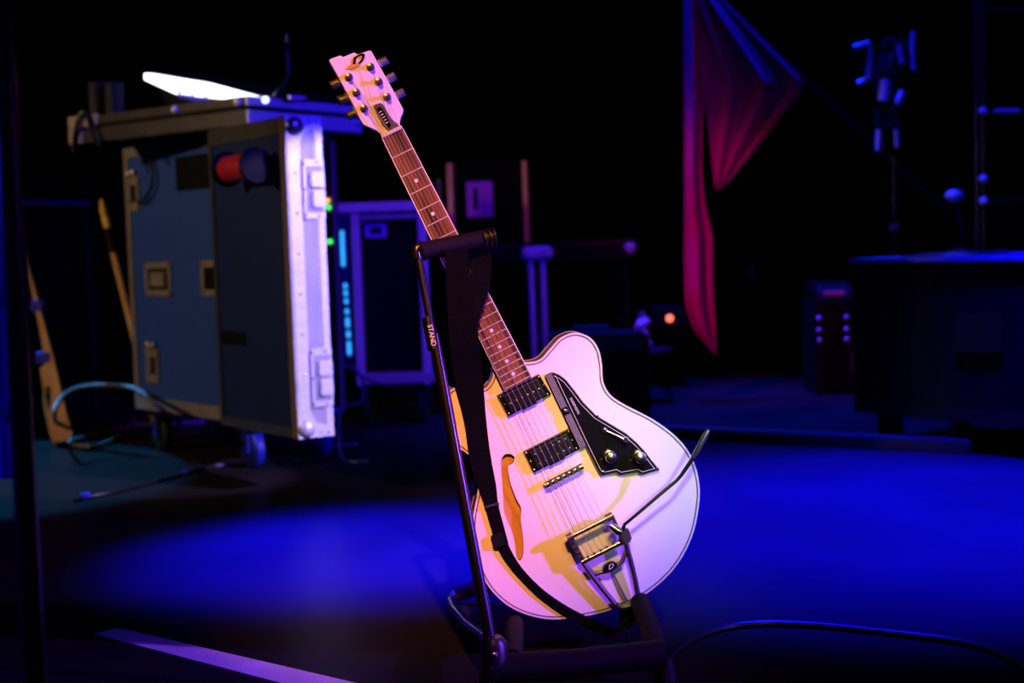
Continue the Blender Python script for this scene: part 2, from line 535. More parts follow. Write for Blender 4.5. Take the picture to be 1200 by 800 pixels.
mb = MB()
sec = []
for y in (YN + 0.004, YN - 0.06, YN - 0.3, YE + 0.06):
    w = hw(y) + 0.0012
    sec.append([(-w, y, 0.006), (w, y, 0.006), (w * 0.9, y, -0.004), (w * 0.45, y, -0.012), (-w * 0.45, y, -0.012), (-w * 0.9, y, -0.004)])
for a, b in zip(sec, sec[1:]):
    mb.add(a + b, [(k, (k + 1) % 6, 6 + (k + 1) % 6, 6 + k) for k in range(6)])
mb.add(sec[0], [(0, 1, 2, 3, 4, 5)]).add(sec[-1], [(5, 4, 3, 2, 1, 0)])
neck = mb.build('neck', 'neckwood', guitar, local=True, smooth=True)
ZF = 0.012
fb = MB().prism([(-hw(YE), YE), (hw(YE), YE), (hw(YN), YN), (-hw(YN), YN)], 0.005, ZF).build('fretboard', 'rosewood', guitar, local=True)
for s in (-1, 1):
    MB().prism([(s * hw(YE), YE), (s * (hw(YE) + 0.0017), YE), (s * (hw(YN) + 0.0017), YN), (s * hw(YN), YN)], 0.005, ZF + 0.0002).build('fretboard_binding', 'binding', fb, local=True)
for k in range(1, 23):
    y = YN * 2 ** (-k / 12)
    if y < YE:
        break
    MB().box((0, y, ZF + 0.0004), (hw(y) * 2, 0.0018, 0.0014)).build('fret', 'nickel', fb, local=True)
for k in (3, 5, 7, 9, 15, 17, 19, 21):
    y = YN * 0.5 * (2 ** (-k / 12) + 2 ** (-(k - 1) / 12))
    MB().lathe((0, y, ZF), (0, 0, 1), [(0.0032, 0), (0.0032, 0.0004)], 14).build('inlay_dot', 'pearl', fb, local=True)
for sx in (-0.009, 0.009):
    MB().lathe((sx, YN * 0.5 * (0.5 + 2 ** (-11 / 12)), ZF), (0, 0, 1), [(0.0032, 0), (0.0032, 0.0004)], 14).build('inlay_dot', 'pearl', fb, local=True)
MB().box((0, YN + 0.003, 0.010), (hw(YN) * 2 + 0.002, 0.006, 0.011)).build('nut', 'binding', guitar, local=True, bevel=0.0008)

# headstock
S8 = 6.667
hs_px = crop([(508, 722), (475, 688), (430, 668), (372, 643), (348, 606), (280, 470), (190, 300), (102, 142), (108, 124), (192, 95), (214, 107), (300, 72),
              (328, 86), (424, 54), (440, 66), (520, 210), (610, 372), (688, 516), (686, 545), (668, 582), (660, 622), (664, 655), (672, 682)], 370, 50, S8)
hs = [L2(*p, 0.004) for p in hs_px]
head = MB().prism(hs, -0.011, 0.004, inset=0.001).build('headstock', 'cream', guitar, local=True)
posts = [L2(*p, 0.008) for p in crop([(258, 268), (318, 388), (378, 512), (428, 188), (492, 303), (557, 423)], 370, 50, S8)]
for i, (x, y) in enumerate(posts):
    t = MB().lathe((x, y, 0.004), (0, 0, 1), [(0.0068, 0), (0.0068, 0.0022), (0.0048, 0.0030), (0.0034, 0.0034), (0.0030, 0.008), (0.0040, 0.009), (0.0040, 0.012), (0.002, 0.0126)], 12).build('tuner_post', 'darkchrome', guitar, local=True, smooth=True)
knobs = [L2(*p, -0.012) for p in crop([(148, 322), (214, 442), (282, 560), (527, 146), (590, 270), (660, 396)], 370, 50, S8)]
for i, (x, y) in enumerate(knobs):
    s = -1 if i < 3 else 1
    px_, py_ = posts[i]
    t = MB().tube([(px_ + s * 0.004, y - 0.001, -0.013), (x, y, -0.013)], 0.0022, 8).build('tuner_shaft', 'darkchrome', guitar, local=True, smooth=True)
    MB().box((px_, y, -0.015), (0.018, 0.014, 0.009)).build('tuner_housing', 'darkchrome', t, local=True, bevel=0.002)
    prof = [(0.003, -0.0085)]
    for k in range(5):
        h = -0.007 + k * 0.0032
        prof += [(0.0078, h), (0.0088, h + 0.0008), (0.0078, h + 0.0016), (0.0062, h + 0.0021)]
    prof += [(0.002, 0.0095)]
    MB().lathe((x, y, -0.013), (s, 0.05, 0), prof, 16).build('tuner_button', 'chrome', t, local=True, smooth=True)
# truss rod cover and its chrome frame
tc_px = crop([(448, 500), (462, 480), (505, 468), (528, 480), (600, 600), (652, 640), (656, 662), (560, 690), (520, 650)], 370, 50, S8)
tcv = [L2(*p, 0.006) for p in tc_px]
tr = MB().prism(tcv, 0.004, 0.0075, inset=0.001).build('truss_rod_cover', 'darkchrome', guitar, local=True)
blk = [L2(*p, 0.008) for p in crop([(474, 515), (500, 498), (520, 515), (598, 648), (565, 664)], 370, 50, S8)]
MB().prism(blk, 0.0074, 0.0085).build('cover_inset', 'blackgloss', tr, local=True)
for k in range(5):
    p = L3(370 + (505 + k * 13) / S8, 50 + (540 + k * 21) / S8, 0.0086)
    MB().box((p.x, p.y, 0.0087), (0.005, 0.0012, 0.0005)).build('cover_mark', 'whiteprint', tr, local=True)
# winged letter emblem on the headstock: gold ground, black letter, small plate
lc = L3(370 + 300 / S8, 50 + 156 / S8, 0.0045)
rot = Matrix.Rotation(math.radians(4), 4, 'Z')
text_part('emblem_ground', 'D', 'gold', head, 0.024, Matrix.Translation((lc.x + 0.0005, lc.y - 0.0016, 0.0044)) @ rot @ Matrix.Diagonal((1.35, 0.8, 1, 1)), shear=0.45, bold=0.0016)
text_part('emblem_letter', 'D', 'blackgloss', head, 0.024, Matrix.Translation((lc.x + 0.004, lc.y, 0.0050)) @ rot @ Matrix.Diagonal((1.35, 0.8, 1, 1)), shear=0.45, bold=0.0008)
pl = [L2(*p, 0.005) for p in crop([(235, 212), (262, 178), (330, 160), (350, 172), (318, 190), (270, 205)], 370, 50, S8)]
MB().prism(pl, 0.004, 0.0054).build('emblem_plate', 'gold', head, local=True)


def rect_local(cxy, w, h, z0, z1):
    x, y = cxy
    return MB().box((x, y, (z0 + z1) / 2), (w, h, z1 - z0))


# pickups
def pickup(corners, rows, name):
    c = [L2(*p, 0.006) for p in corners]
    fr = MB().prism(c, 0.0, 0.006, inset=0.0012).build(name, 'blackgloss', guitar, local=True)
    cx = sum(p[0] for p in c) / 4
    cy = sum(p[1] for p in c) / 4
    wx = (Vector(c[1]) - Vector(c[0]))
    hy = (Vector(c[3]) - Vector(c[0]))
    ex, ey = wx.normalized(), hy.normalized()
    W_, H_ = wx.length, hy.length
    ang = math.atan2(ex.y, ex.x)

    def T(u, v, z):
        return (cx + ex.x * u + ey.x * v, cy + ex.y * u + ey.y * v, z)
    A3, B3 = Vector((ex.x, ex.y, 0)), Vector((ey.x, ey.y, 0))
    Z3 = Vector((0, 0, 1))
    MB().box(T(0, 0, 0.0085), (W_ * 0.80, H_ * 0.78, 0.007), (A3, B3, Z3)).build('pickup_coil', 'blackplastic', fr, local=True, bevel=0.001)
    MB().box(T(0, -H_ * 0.37, 0.0118), (W_ * 0.80, 0.0024, 0.0012), (A3, B3, Z3)).build('chrome_edge', 'chrome', fr, local=True)
    MB().box(T(W_ * 0.385, 0, 0.0118), (0.0018, H_ * 0.70, 0.0012), (A3, B3, Z3)).build('chrome_edge', 'chrome', fr, local=True)
    for v in rows:
        for k in range(6):
            MB().lathe(T((-0.5 + k / 5) * W_ * 0.66, v * H_, 0.0118), (0, 0, 1), [(0.0025, 0), (0.0025, 0.0006), (0.0012, 0.001)], 10).build('pole_screw', 'chrome', fr, local=True)
    for (u, v) in ((-0.46, -0.38), (-0.46, 0.38), (0.45, -0.38), (0.45, 0.38), (-0.45, 0.0), (0.45, 0.0)):
        MB().lathe(T(u * W_, v * H_, 0.006), (0, 0, 1), [(0.0018, 0), (0.0018, 0.0005), (0.0008, 0.0009)], 8).build('frame_screw', 'chrome', fr, local=True)
    MB().box(T(0, H_ * 0.44, 0.0066), (W_ * 0.34, H_ * 0.16, 0.0035), (A3, B3, Z3)).build('height_tab', 'blackplastic', fr, local=True, bevel=0.0008)
    return fr


pickup([(582, 463.5), (632, 438), (646.5, 461.5), (595.5, 489)], [0.05], 'neck_pickup')
pickup([(613, 529.5), (667, 502), (680.5, 526.5), (625.5, 555)], [-0.2, 0.22], 'bridge_pickup')

# pickguard with ridged trim, line, lettering, knobs and switch
SP = 5.714
pg_px = crop([(28, 36), (55, 36), (92, 52), (135, 85), (195, 160), (250, 235), (340, 325), (440, 385), (540, 445), (612, 508), (662, 562), (712, 628),
              (765, 690), (640, 725), (612, 706), (500, 726), (468, 708), (368, 731), (342, 690), (270, 545), (150, 292)], 640, 430, SP)
pg = [L2(*p, 0.006) for p in pg_px]
pgo = MB().prism(pg, 0.0035, 0.0062, inset=0.0006).build('pickguard', 'blackgloss', guitar, local=True)
for spx in ((60, 60), (375, 700), (735, 672)):
    x, y = L2(640 + spx[0] / SP, 430 + spx[1] / SP, 0.0)
    MB().lathe((x, y, 0.0), (0, 0, 1), [(0.003, 0), (0.003, 0.0036)], 10).build('pickguard_spacer', 'blackplastic', pgo, local=True)
MB().ring(offset(pg, 0.0052), offset(pg, 0.0059), 0.006, 0.0065).build('pickguard_line', 'whiteprint', pgo, local=True)
MB().ring(offset(pg, 0.0007), offset(pg, 0.0016), 0.006, 0.0064).build('pickguard_edge', 'darkchrome', pgo, local=True)
a, b = Vector(L2(640 + 12 / SP, 430 + 48 / SP, 0.009)), Vector(L2(640 + 248 / SP, 430 + 540 / SP, 0.009))
dr = (b - a).normalized()
pr = Vector((-dr.y, dr.x))
if pr.x < 0:
    pr = -pr
D3, P3, Z3 = Vector((dr.x, dr.y, 0)), Vector((pr.x, pr.y, 0)), Vector((0, 0, 1))
m_ = (a + b) / 2
tp = MB().box((m_.x, m_.y, 0.004), ((b - a).length, 0.011, 0.008), (D3, P3, Z3)).build('ridged_trim', 'blackgloss', pgo, local=True, bevel=0.001)
for k in range(4):
    for t0, t1 in ((0.0, 0.46), (0.54, 1.0)):
        c = a + dr * (b - a).length * (t0 + t1) / 2 + pr * (-0.0042 + 0.0028 * k)
        MB().box((c.x, c.y, 0.0085), ((b - a).length * (t1 - t0) - 0.002, 0.0014, 0.0016), (D3, P3, Z3)).build('trim_ridge', 'alushade', tp, local=True)
MB().lathe((m_.x, m_.y, 0.0075), (0, 0, 1), [(0.004, 0), (0.004, 0.0016), (0.002, 0.0026)], 12).build('trim_screw', 'chrome', tp, local=True)
for spx in ((343, 328), (383, 704), (744, 678)):
    x, y = L2(640 + spx[0] / SP, 430 + spx[1] / SP, 0.007)
    MB().lathe((x, y, 0.006), (0, 0, 1), [(0.0028, 0), (0.0026, 0.0007), (0.001, 0.0013)], 10).build('pickguard_screw', 'chrome', pgo, local=True)
ta, tb = Vector(L2(667, 463, 0.0066)), Vector(L2(680, 488, 0.0066))
tv = tb - ta
text_part('pickguard_lettering', 'DUESENBERG', 'whiteprint', pgo, 0.0060, Matrix.Translation(((ta.x + tb.x) / 2, (ta.y + tb.y) / 2, 0.0066)) @ Matrix.Rotation(math.atan2(tv.y, tv.x), 4, 'Z') @ Matrix.Diagonal((0.85, 1, 1, 1)), extrude=0.0001)
for spx in ((430, 602), (628, 606)):
    x, y = L2(640 + spx[0] / SP, 430 + spx[1] / SP, 0.015)
    kb = MB().lathe((x, y, 0.0062), (0, 0, 1), [(0.0108, 0), (0.0108, 0.0012), (0.0088, 0.0020), (0.0088, 0.009), (0.0102, 0.011), (0.0102, 0.014), (0.0090, 0.0165), (0.0055, 0.018), (0.0005, 0.0184)], 20).build('control_knob', 'chrome', guitar, local=True, smooth=True)
    MB().box((x - 0.013, y + 0.002, 0.0068), (0.010, 0.0012, 0.0006)).build('knob_pointer', 'chrome', kb, local=True)
x, y = L2(640 + 393 / SP, 430 + 422 / SP, 0.008)
sw = MB().lathe((x, y, 0.0062), (0, 0, 1), [(0.0052, 0), (0.0052, 0.002), (0.0035, 0.004), (0.001, 0.0045)], 14).build('pickup_switch', 'chrome', guitar, local=True, smooth=True)
x2, y2 = L2(640 + 535 / SP, 430 + 487 / SP, 0.02)
MB().tube([(x, y, 0.009), (x2, y2, 0.020)], [0.0012, 0.0018], 8).build('switch_lever', 'chrome', sw, local=True)
MB().lathe((x2, y2, 0.018), (0.4, -0.4, 0.5), [(0.001, -0.005), (0.0045, -0.003), (0.0052, 0.0), (0.0045, 0.003), (0.001, 0.005)], 14).build('switch_tip', 'chrome', sw, local=True, smooth=True)

# bridge
ba, bb = Vector(L2(639, 569, 0.01)), Vector(L2(683, 546, 0.01))
bd = (bb - ba).normalized()
bp = Vector((-bd.y, bd.x))
br = MB().tube([(ba.x, ba.y, 0.009), (bb.x, bb.y, 0.009)], 0.0062, 14).build('bridge', 'chrome', guitar, local=True, smooth=True)
for p in (ba + bd * 0.004, bb - bd * 0.004):
    MB().lathe((p.x, p.y, 0.0), (0, 0, 1), [(0.0045, 0), (0.0045, 0.004), (0.003, 0.006), (0.003, 0.009)], 12).build('bridge_post', 'chrome', br, local=True)
for k in range(6):
    p = ba + (bb - ba) * ((k + 0.9) / 6.8)
    MB().box((p.x, p.y, 0.0125), (0.0062, 0.0085, 0.0075), (Vector((bd.x, bd.y, 0)), Vector((bp.x, bp.y, 0)), Vector((0, 0, 1)))).build('saddle', 'darkchrome', br, local=True, bevel=0.0012)
    q = p - bp * 0.005
    MB().tube([(p.x, p.y, 0.013), (q.x, q.y, 0.012)], 0.0016, 8).build('saddle_screw', 'chrome', br, local=True)

# vibrato tailpiece
SV = 5.333


def V3(x, y, z):
    return L3(650 + x / SV, 580 + y / SV, z)


vib = MB()
for pts, r in (([(178, 425), (235, 505), (310, 600), (385, 690)], 0.0048), ([(445, 300), (480, 430), (505, 540), (522, 630)], 0.0048)):
    vib.tube([V3(x, y, 0.010 + 0.004 * (1 - k / 3)) for k, (x, y) in enumerate(pts)], r, 8)
vib.tube([V3(383, 688, 0.008), V3(420, 700, 0.008), V3(470, 685, 0.008), V3(522, 640, 0.008)], 0.0058, 8)
vib.tube([V3(180, 428, 0.012), V3(245, 490, 0.013), V3(345, 470, 0.013), V3(420, 415, 0.013), V3(455, 330, 0.012)], 0.0042, 8)
vib = vib.build('vibrato_frame', 'darkchrome', guitar, local=True, smooth=True)
MB().tube([V3(88, 266, 0.024), V3(352, 132, 0.024)], 0.0046, 14).build('tension_bar', 'chrome', vib, local=True, smooth=True)
MB().tube([V3(168, 418, 0.018), V3(436, 284, 0.018)], 0.0050, 14).build('string_bar', 'chrome', vib, local=True, smooth=True)
for (p, q) in (((78, 272), (112, 252)), ((322, 148), (362, 126))):
    MB().tube([V3(*p, 0.022), V3(*q, 0.022)], 0.0075, 12).build('bar_cap', 'darkchrome', vib, local=True, smooth=True)
MB().hexa([V3(78, 262, 0.004), V3(114, 258, 0.004), V3(192, 405, 0.004), V3(160, 428, 0.004),
           V3(78, 262, 0.022), V3(114, 258, 0.022), V3(192, 405, 0.022), V3(160, 428, 0.022)]).build('side_plate', 'darkchrome', vib, local=True, bevel=0.001)
for (x, y) in ((115, 300), (132, 332), (150, 365), (166, 395)):
    c = V3(x, y, 0.0225)
    MB().box(c, (0.0045, 0.0038, 0.002)).build('side_rivet', 'chrome', vib, local=True)
MB().hexa([V3(345, 120, 0.006), V3(365, 118, 0.006), V3(450, 300, 0.006), V3(420, 310, 0.006),
           V3(345, 120, 0.022), V3(365, 118, 0.022), V3(450, 300, 0.022), V3(420, 310, 0.022)]).build('side_plate', 'darkchrome', vib, local=True, bevel=0.001)
MB().hexa([V3(385, 215, 0.010), V3(455, 195, 0.010), V3(487, 285, 0.010), V3(430, 312, 0.010),
           V3(385, 215, 0.034), V3(455, 195, 0.034), V3(487, 285, 0.034), V3(430, 312, 0.034)]).build('arm_block', 'darkchrome', vib, local=True, bevel=0.003)
MB().tube([V3(350, 190, 0.026), V3(395, 222, 0.030), V3(420, 235, 0.032)], [0.006, 0.008, 0.006], 12).build('arm_spring', 'chrome', vib, local=True, smooth=True)
for k in range(6):
    t = 0.1 + k * 0.155
    c = V3(175 + (428 - 175) * t + 8, 395 + (262 - 395) * t + 2, 0.020)
    MB().lathe(c, (0, 0, 1), [(0.002, -0.002), (0.002, 0.003), (0.001, 0.004)], 8).build('string_pin', 'darkchrome', vib, local=True)
ec = V3(345, 450, 0.018)
ang = math.radians(27 - 27)
el = [(ec.x + 0.0135 * math.cos(t), ec.y + 0.0078 * math.sin(t)) for t in [2 * math.pi * k / 28 for k in range(28)]]
bg = MB().prism(el, 0.010, 0.0185).build('oval_badge', 'blackgloss', vib, local=True)
MB().ring(el, offset(el, 0.001), 0.0183, 0.0192).build('badge_rim', 'chrome', bg, local=True)
text_part('badge_letter', 'D', 'whiteprint', bg, 0.0125, Matrix.Translation((ec.x + 0.001, ec.y, 0.0188)) @ Matrix.Diagonal((1.2, 0.85, 1, 1)), shear=0.35)
MB().tube([V3(362, 485, 0.012), V3(452, 662, 0.010)], 0.0017, 8).build('centre_rod', 'darkchrome', vib, local=True)
arm = MB().tube([V3(425, 215, 0.034), L3(732, 614, 0.037), L3(750, 599, 0.040), L3(780, 573.5, 0.045), L3(792, 563.5, 0.047), L3(797.5, 557.5, 0.048), L3(804, 548, 0.05), L3(812, 536, 0.053)],
                [0.0034, 0.0032, 0.0032, 0.0032, 0.0032, 0.0034, 0.0038, 0.0042], 12).build('vibrato_arm', 'chrome', guitar, local=True, smooth=True)
MB().tube([L3(812, 536, 0.053), L3(817, 528, 0.054), L3(827.5, 508, 0.056), L3(830.5, 503.5, 0.057)], [0.0042, 0.0052, 0.0052, 0.0032], 12).build('arm_tip', 'darkchrome', arm, local=True, smooth=True)

# strings
order = [0, 1, 2, 5, 4, 3]
posts_by_string = [posts[2], posts[1], posts[0], posts[3], posts[4], posts[5]]
for k in range(6):
    t = -1 + 2 * k / 5
    pb = ba + (bb - ba) * ((k + 0.9) / 6.8)
    tb_ = V3(88 + (352 - 88) * (0.16 + 0.68 * k / 5), 266 + (132 - 266) * (0.16 + 0.68 * k / 5), 0.019)
    e = V3(175 + (428 - 175) * (0.16 + 0.66 * k / 5), 415 + (286 - 415) * (0.16 + 0.66 * k / 5), 0.020)
    pp = posts_by_string[k]
    r = 0.00052 - 0.00005 * k
    MB().tube([(pp[0], pp[1], 0.0125), (t * 0.0142, YN + 0.003, 0.0160), (pb.x, pb.y, 0.0172), tb_, e], r, 6).build('string', 'string', guitar, local=True)
sbx = L3(737, 712, -0.024)
MB().lathe(sbx, Vector((0.12, -1, 0)), [(0.006, -0.012), (0.006, 0.004), (0.004, 0.006), (0.004, 0.014), (0.008, 0.017), (0.006, 0.021)], 12).build('strap_button', 'chrome', guitar, local=True, smooth=True)

# ================================================================== guitar strap
strap = thing('guitar_strap', 'black webbing guitar strap hanging down over the cream guitar body', 'strap', matrix=GM.copy())


def strap_strip(name, pts, m='strap', k=4):
    P4 = []
    n = len(pts)
    for i in range(n - 1):
        p0, p1, p2, p3 = (pts[max(i - 1, 0)], pts[i], pts[i + 1], pts[min(i + 2, n - 1)])
        for j in range(k):
            t = j / k
            P4.append([0.5 * (2 * p1[c] + (p2[c] - p0[c]) * t + (2 * p0[c] - 5 * p1[c] + 4 * p2[c] - p3[c]) * t * t + (3 * p1[c] - p0[c] - 3 * p2[c] + p3[c]) * t ** 3) for c in range(4)])
    P4.append(list(pts[-1]))
    cs = [L3(p[0], p[1], p[3]) for p in P4]
    ws, ns = [], []
    for i in range(len(cs)):
        tdir = (cs[min(i + 1, len(cs) - 1)] - cs[max(i - 1, 0)])
        wv = Vector((-tdir.y, tdir.x, 0)).normalized()
        ws.append(wv * (P4[i][2] * 0.5 * 1.447e-3))
        ns.append(tdir.normalized().cross(wv).normalized())
    return MB().ribbon(cs, ws, ns, 0.0013).build(name, m, strap, local=True, smooth=True)


strap_strip('strap_webbing', [(535, 292, 26, .062), (537, 320, 28, .058), (540, 360, 31, .050), (544, 400, 34, .040), (549, 440, 33, .018), (556.5, 490, 26, .005), (562.5, 535, 25, .0035), (571, 570, 21, .003), (576, 592, 16, .003), (582, 614, 15, .003), (589, 638, 14, .003)])
strap_strip('strap_loop', [(562, 292, 26, .024), (564, 312, 24, .026), (563, 332, 22, .026), (559, 352, 18, .026), (555, 372, 14, .027), (551, 392, 12, .028)])
strap_strip('strap_tail', [(586, 632, 13, .005), (596, 652, 12, .003), (610, 671, 10, .003), (634, 695, 10, .003), (664, 716, 11, .003), (700, 735, 13, 0.002), (722, 744, 14, -.004), (738, 747, 15, -.012)])
bk = L3(576.5, 592, 0.005)
tdir = (L3(582, 614, 0.01) - L3(571, 570, 0.01)).normalized()
wv = Vector((-tdir.y, tdir.x, 0))
MB().box(bk, (0.026, 0.004, 0.004), (wv, tdir, Vector((0, 0, 1)))).build('strap_slider', 'darkchrome', strap, local=True, bevel=0.001)
bk = L3(584, 633, 0.006)
MB().box(bk, (0.022, 0.024, 0.006), (wv, tdir, Vector((0, 0, 1)))).build('strap_adjuster', 'blackplastic', strap, local=True, bevel=0.002)
lth = [L2(*p, -0.012) for p in [(727, 714), (731, 709), (741, 708), (744, 714), (743, 740), (739, 751), (728, 749), (724, 742)]]
MB().prism(lth, -0.016, -0.009, inset=0.001).build('leather_end', 'leather', strap, local=True)

# ================================================================== guitar stand
sb = G(660, 795)
sb = Vector((GW(660, 785, 0.2).x, GW(660, 785, 0.2).y, 0))
stand = thing('guitar_stand', 'black tubular guitar stand with foam bars holding the cream guitar', 'guitar stand', loc=sb)
top, jn, bot = GW(490, 300, 0.056), GW(508, 392, 0.084), GW(579, 775, 0.20)
up = MB().tube([jn, bot], 0.0098, 14).build('upright', 'blacksteel', stand, smooth=True)
MB().tube([top, GW(502, 365, 0.0765), jn], 0.0066, 14).build('upright_upper', 'blacksteel', stand, smooth=True)
slv = MB().tube([GW(501, 372, 0.078), GW(508.3, 410, 0.0905)], 0.0098, 14).build('upright_sleeve', 'blacksteel', stand, smooth=True)
dv = (GW(508, 405, 0.089) - GW(502, 376, 0.079)).normalized()
cz = (-F)
xw = dv
zw = (cz - dv * cz.dot(dv)).normalized()
yw = zw.cross(xw)
cpos = GW(506.6, 394, 0.086) + zw * 0.0100
Mx = Matrix(((xw.x, yw.x, zw.x, cpos.x), (xw.y, yw.y, zw.y, cpos.y), (xw.z, yw.z, zw.z, cpos.z), (0, 0, 0, 1)))
text_part('stand_lettering', 'STAND', 'whiteprint', slv, 0.011, MW[stand.name].inverted() @ Mx, extrude=0.0004)
# elbow and padded neck bar
MB().tube([GW(489, 303, 0.057), GW(487.5, 296, 0.056), GW(488.5, 291, 0.055), GW(493, 289, 0.053), GW(498, 291, 0.05)], 0.0092, 12).build('elbow', 'blacksteel', stand, smooth=True)
MB().lathe(GW(494, 294, 0.05), GW(570, 279, 0.038) - GW(494, 294, 0.05), [(0.008, -0.004), (0.0165, 0.0), (0.0165, 0.004), (0.0150, 0.006), (0.0150, 0.098), (0.014, 0.102), (0.009, 0.104)], 18).build('neck_bar_foam', 'foam', stand, smooth=True)
e0, e1 = GW(566, 280, 0.0385), GW(580, 277, 0.036)
MB().lathe(e0, e1 - e0, [(0.010, -0.004), (0.0155, 0.0), (0.0155, 0.004), (0.012, 0.005), (0.012, 0.008), (0.016, 0.009), (0.016, 0.013), (0.012, 0.014), (0.012, 0.016), (0.0165, 0.017), (0.0165, 0.020), (0.010, 0.0215)], 18).build('bar_end_cap', 'blackplastic', stand, smooth=True)
# base: front rail, padded cradle arms, rear leg, feet
rl, rr = GW(572, 783, 0.20), GW(778, 776, 0.19)
rr.z = max(rr.z, 0.055)
MB().tube([rl, (rl + rr) / 2 + Vector((0, 0, -0.004)), rr], 0.023, 16).build('front_rail', 'foam', stand, smooth=True)
MB().tube([GW(769, 768, 0.185), GW(763, 740, 0.12), GW(755, 718, 0.055), GW(750, 704, 0.018)], [0.019, 0.019, 0.0185, 0.0165], 14).build('cradle_arm', 'foam', stand, smooth=True)
MB().tube([GW(601, 772, 0.19), GW(602, 748, 0.10), GW(603, 732, 0.02), GW(604, 727.5, -0.05)], [0.0165, 0.0165, 0.016, 0.015], 14).build('cradle_arm', 'foam', stand, smooth=True)
MB().tube([GW(752, 722, 0.03), GW(752, 716, -0.02), GW(752, 714, -0.06)], [0.015, 0.015, 0.014], 14).build('cradle_pad', 'foam', stand, smooth=True)
rear = [GW(592, 765, 0.18), GW(572, 750, 0.02), GW(548, 732, -0.18), GW(533, 716, -0.34), GW(528, 705, -0.40), GW(534, 697, -0.42), GW(560, 688, -0.42), GW(590, 690, -0.38)]
for p in rear:
    p.z = max(p.z, 0.011)
MB().tube(rear, 0.0105, 12).build('rear_leg', 'blacksteel', stand, smooth=True)
MB().tube([rear[5], rear[6]], 0.015, 12).build('rear_leg_foam', 'foam', stand, smooth=True)
MB().lathe(bot + Vector((0, 0, 0.0)), (0, 0, 1), [(0.012, -0.025), (0.022, -0.02), (0.022, 0.03), (0.014, 0.04)], 16).build('leg_joint', 'blackplastic', stand, smooth=True)
MB().lathe(GW(579, 768, 0.23), -F, [(0.006, -0.006), (0.006, 0.004), (0.003, 0.006)], 10).build('joint_bolt', 'chrome', stand, smooth=True)
for p in (rl, rr):
    MB().lathe(Vector((p.x, p.y, 0)), (0, 0, 1), [(0.020, 0.0), (0.020, 0.012), (0.014, p.z - 0.01)], 14).build('rubber_foot', 'rubber', stand)

# ================================================================== large flight case
Z = Vector((0, 0, 1))
A0 = Vector((-1.40, 5.27, 0))
ca = Vector((0.645, -0.763, 0)).normalized()      # along its long side, towards the stage front
cb = Vector((-ca.y, ca.x, 0))
if cb.x < 0:
    cb = -cb
case = thing('flight_case', 'tall blue flight case with metal edges, latches and open side door', 'flight case', loc=A0)
LB, WB, Z0, Z1 = 0.80, 0.385, 0.165, 1.118


def CB(u, w, z):
    return A0 + ca * u + cb * w + Z * z


AX = (ca, cb, Z)


def cbox(u0, u1, w0, w1, z0, z1):
    return MB().box(CB((u0 + u1) / 2, (w0 + w1) / 2, (z0 + z1) / 2), (u1 - u0, w1 - w0, z1 - z0), AX)


bodyc = cbox(0, LB, 0, 0.012, Z0, Z1).build('side_panel', 'bluelam', case)
cbox(0, LB, WB - 0.012, WB, Z0, Z1).build('side_panel', 'bluelam', case)
cbox(0, 0.012, 0, WB, Z0, Z1).build('back_panel', 'bluelam', case)
cbox(0, LB, 0, WB, Z0, Z0 + 0.012).build('bottom_panel', 'bluelam', case)
cbox(0, LB, 0, WB, Z1 - 0.012, Z1).build('top_panel', 'bluelam', case)
# edge trims of the near side
cbox(-0.006, 0.028, -0.006, 0.004, Z0, Z1).build('edge_trim', 'zinc', case)
cbox(0.0, LB, -0.007, 0.004, Z0 - 0.004, Z0 + 0.042).build('edge_trim', 'zinc', case)
cbox(0.0, LB, -0.007, 0.004, Z1 - 0.036, Z1).build('edge_trim', 'zinc', case)
cbox(-0.006, 0.0, -0.006, 0.03, Z0, Z1).build('edge_trim', 'zinc', case)


def rack_point(px, py):
    """where a sight line meets the front of the rack units"""
    d = ray(px, py)
    o = CB(LB - 0.013, 0, 0)
    return CP + d * ((o - CP).dot(ca) / d.dot(ca))


# rack front: posts and units
cbox(LB - 0.012, LB + 0.004, WB - 0.016, WB + 0.004, Z0, Z1).build('edge_trim', 'woodgrey', case)
cbox(LB - 0.012, LB + 0.004, 0, 0.03, Z0, Z1).build('edge_trim', 'alu', case)
for k in range(5):
    z0 = Z0 + 0.02 + k * 0.178
    un = cbox(LB - 0.16, LB - 0.013, 0.03, WB - 0.018, z0, z0 + 0.168).build('rack_unit', 'voidblack', case, bevel=0.003)
    if k in (3, 4):
        c = rack_point(386.0 if k == 3 else 384.5, 283 if k == 3 else 243)
        MB().lathe(c, ca, [(0.009, 0), (0.009, 0.006), (0.004, 0.009)], 10).build('indicator_light', 'ledgreen', un)
c = rack_point(383, 235)
MB().lathe(c, ca, [(0.009, 0), (0.009, 0.006), (0.004, 0.009)], 10).build('indicator_light', 'ledamber', case)


def dish(u, z, wid, hei, frame_w, mat_, w0, axis=0, name='recessed_handle'):
    """recessed dish with a raised frame on the near side (axis 0)"""
    f = MB()
    t = 0.006
    f.box(CB(u, w0 - t / 2, z + hei / 2 - frame_w / 2), (wid, t, frame_w), AX)
    f.box(CB(u, w0 - t / 2, z - hei / 2 + frame_w / 2), (wid, t, frame_w), AX)
    f.box(CB(u - wid / 2 + frame_w / 2, w0 - t / 2, z), (frame_w, t, hei), AX)
    f.box(CB(u + wid / 2 - frame_w / 2, w0 - t / 2, z), (frame_w, t, hei), AX)
    o = f.build(name, mat_, case, bevel=0.002)
    return o


def u_at(px, w=0.0):
    """length along the case at which a photo column meets the near side"""
    best = min(range(0, 401), key=lambda k: abs(proj(CB(k / 400 * 1.4, w, 0.6))[0] - px))
    return best / 400 * 1.4


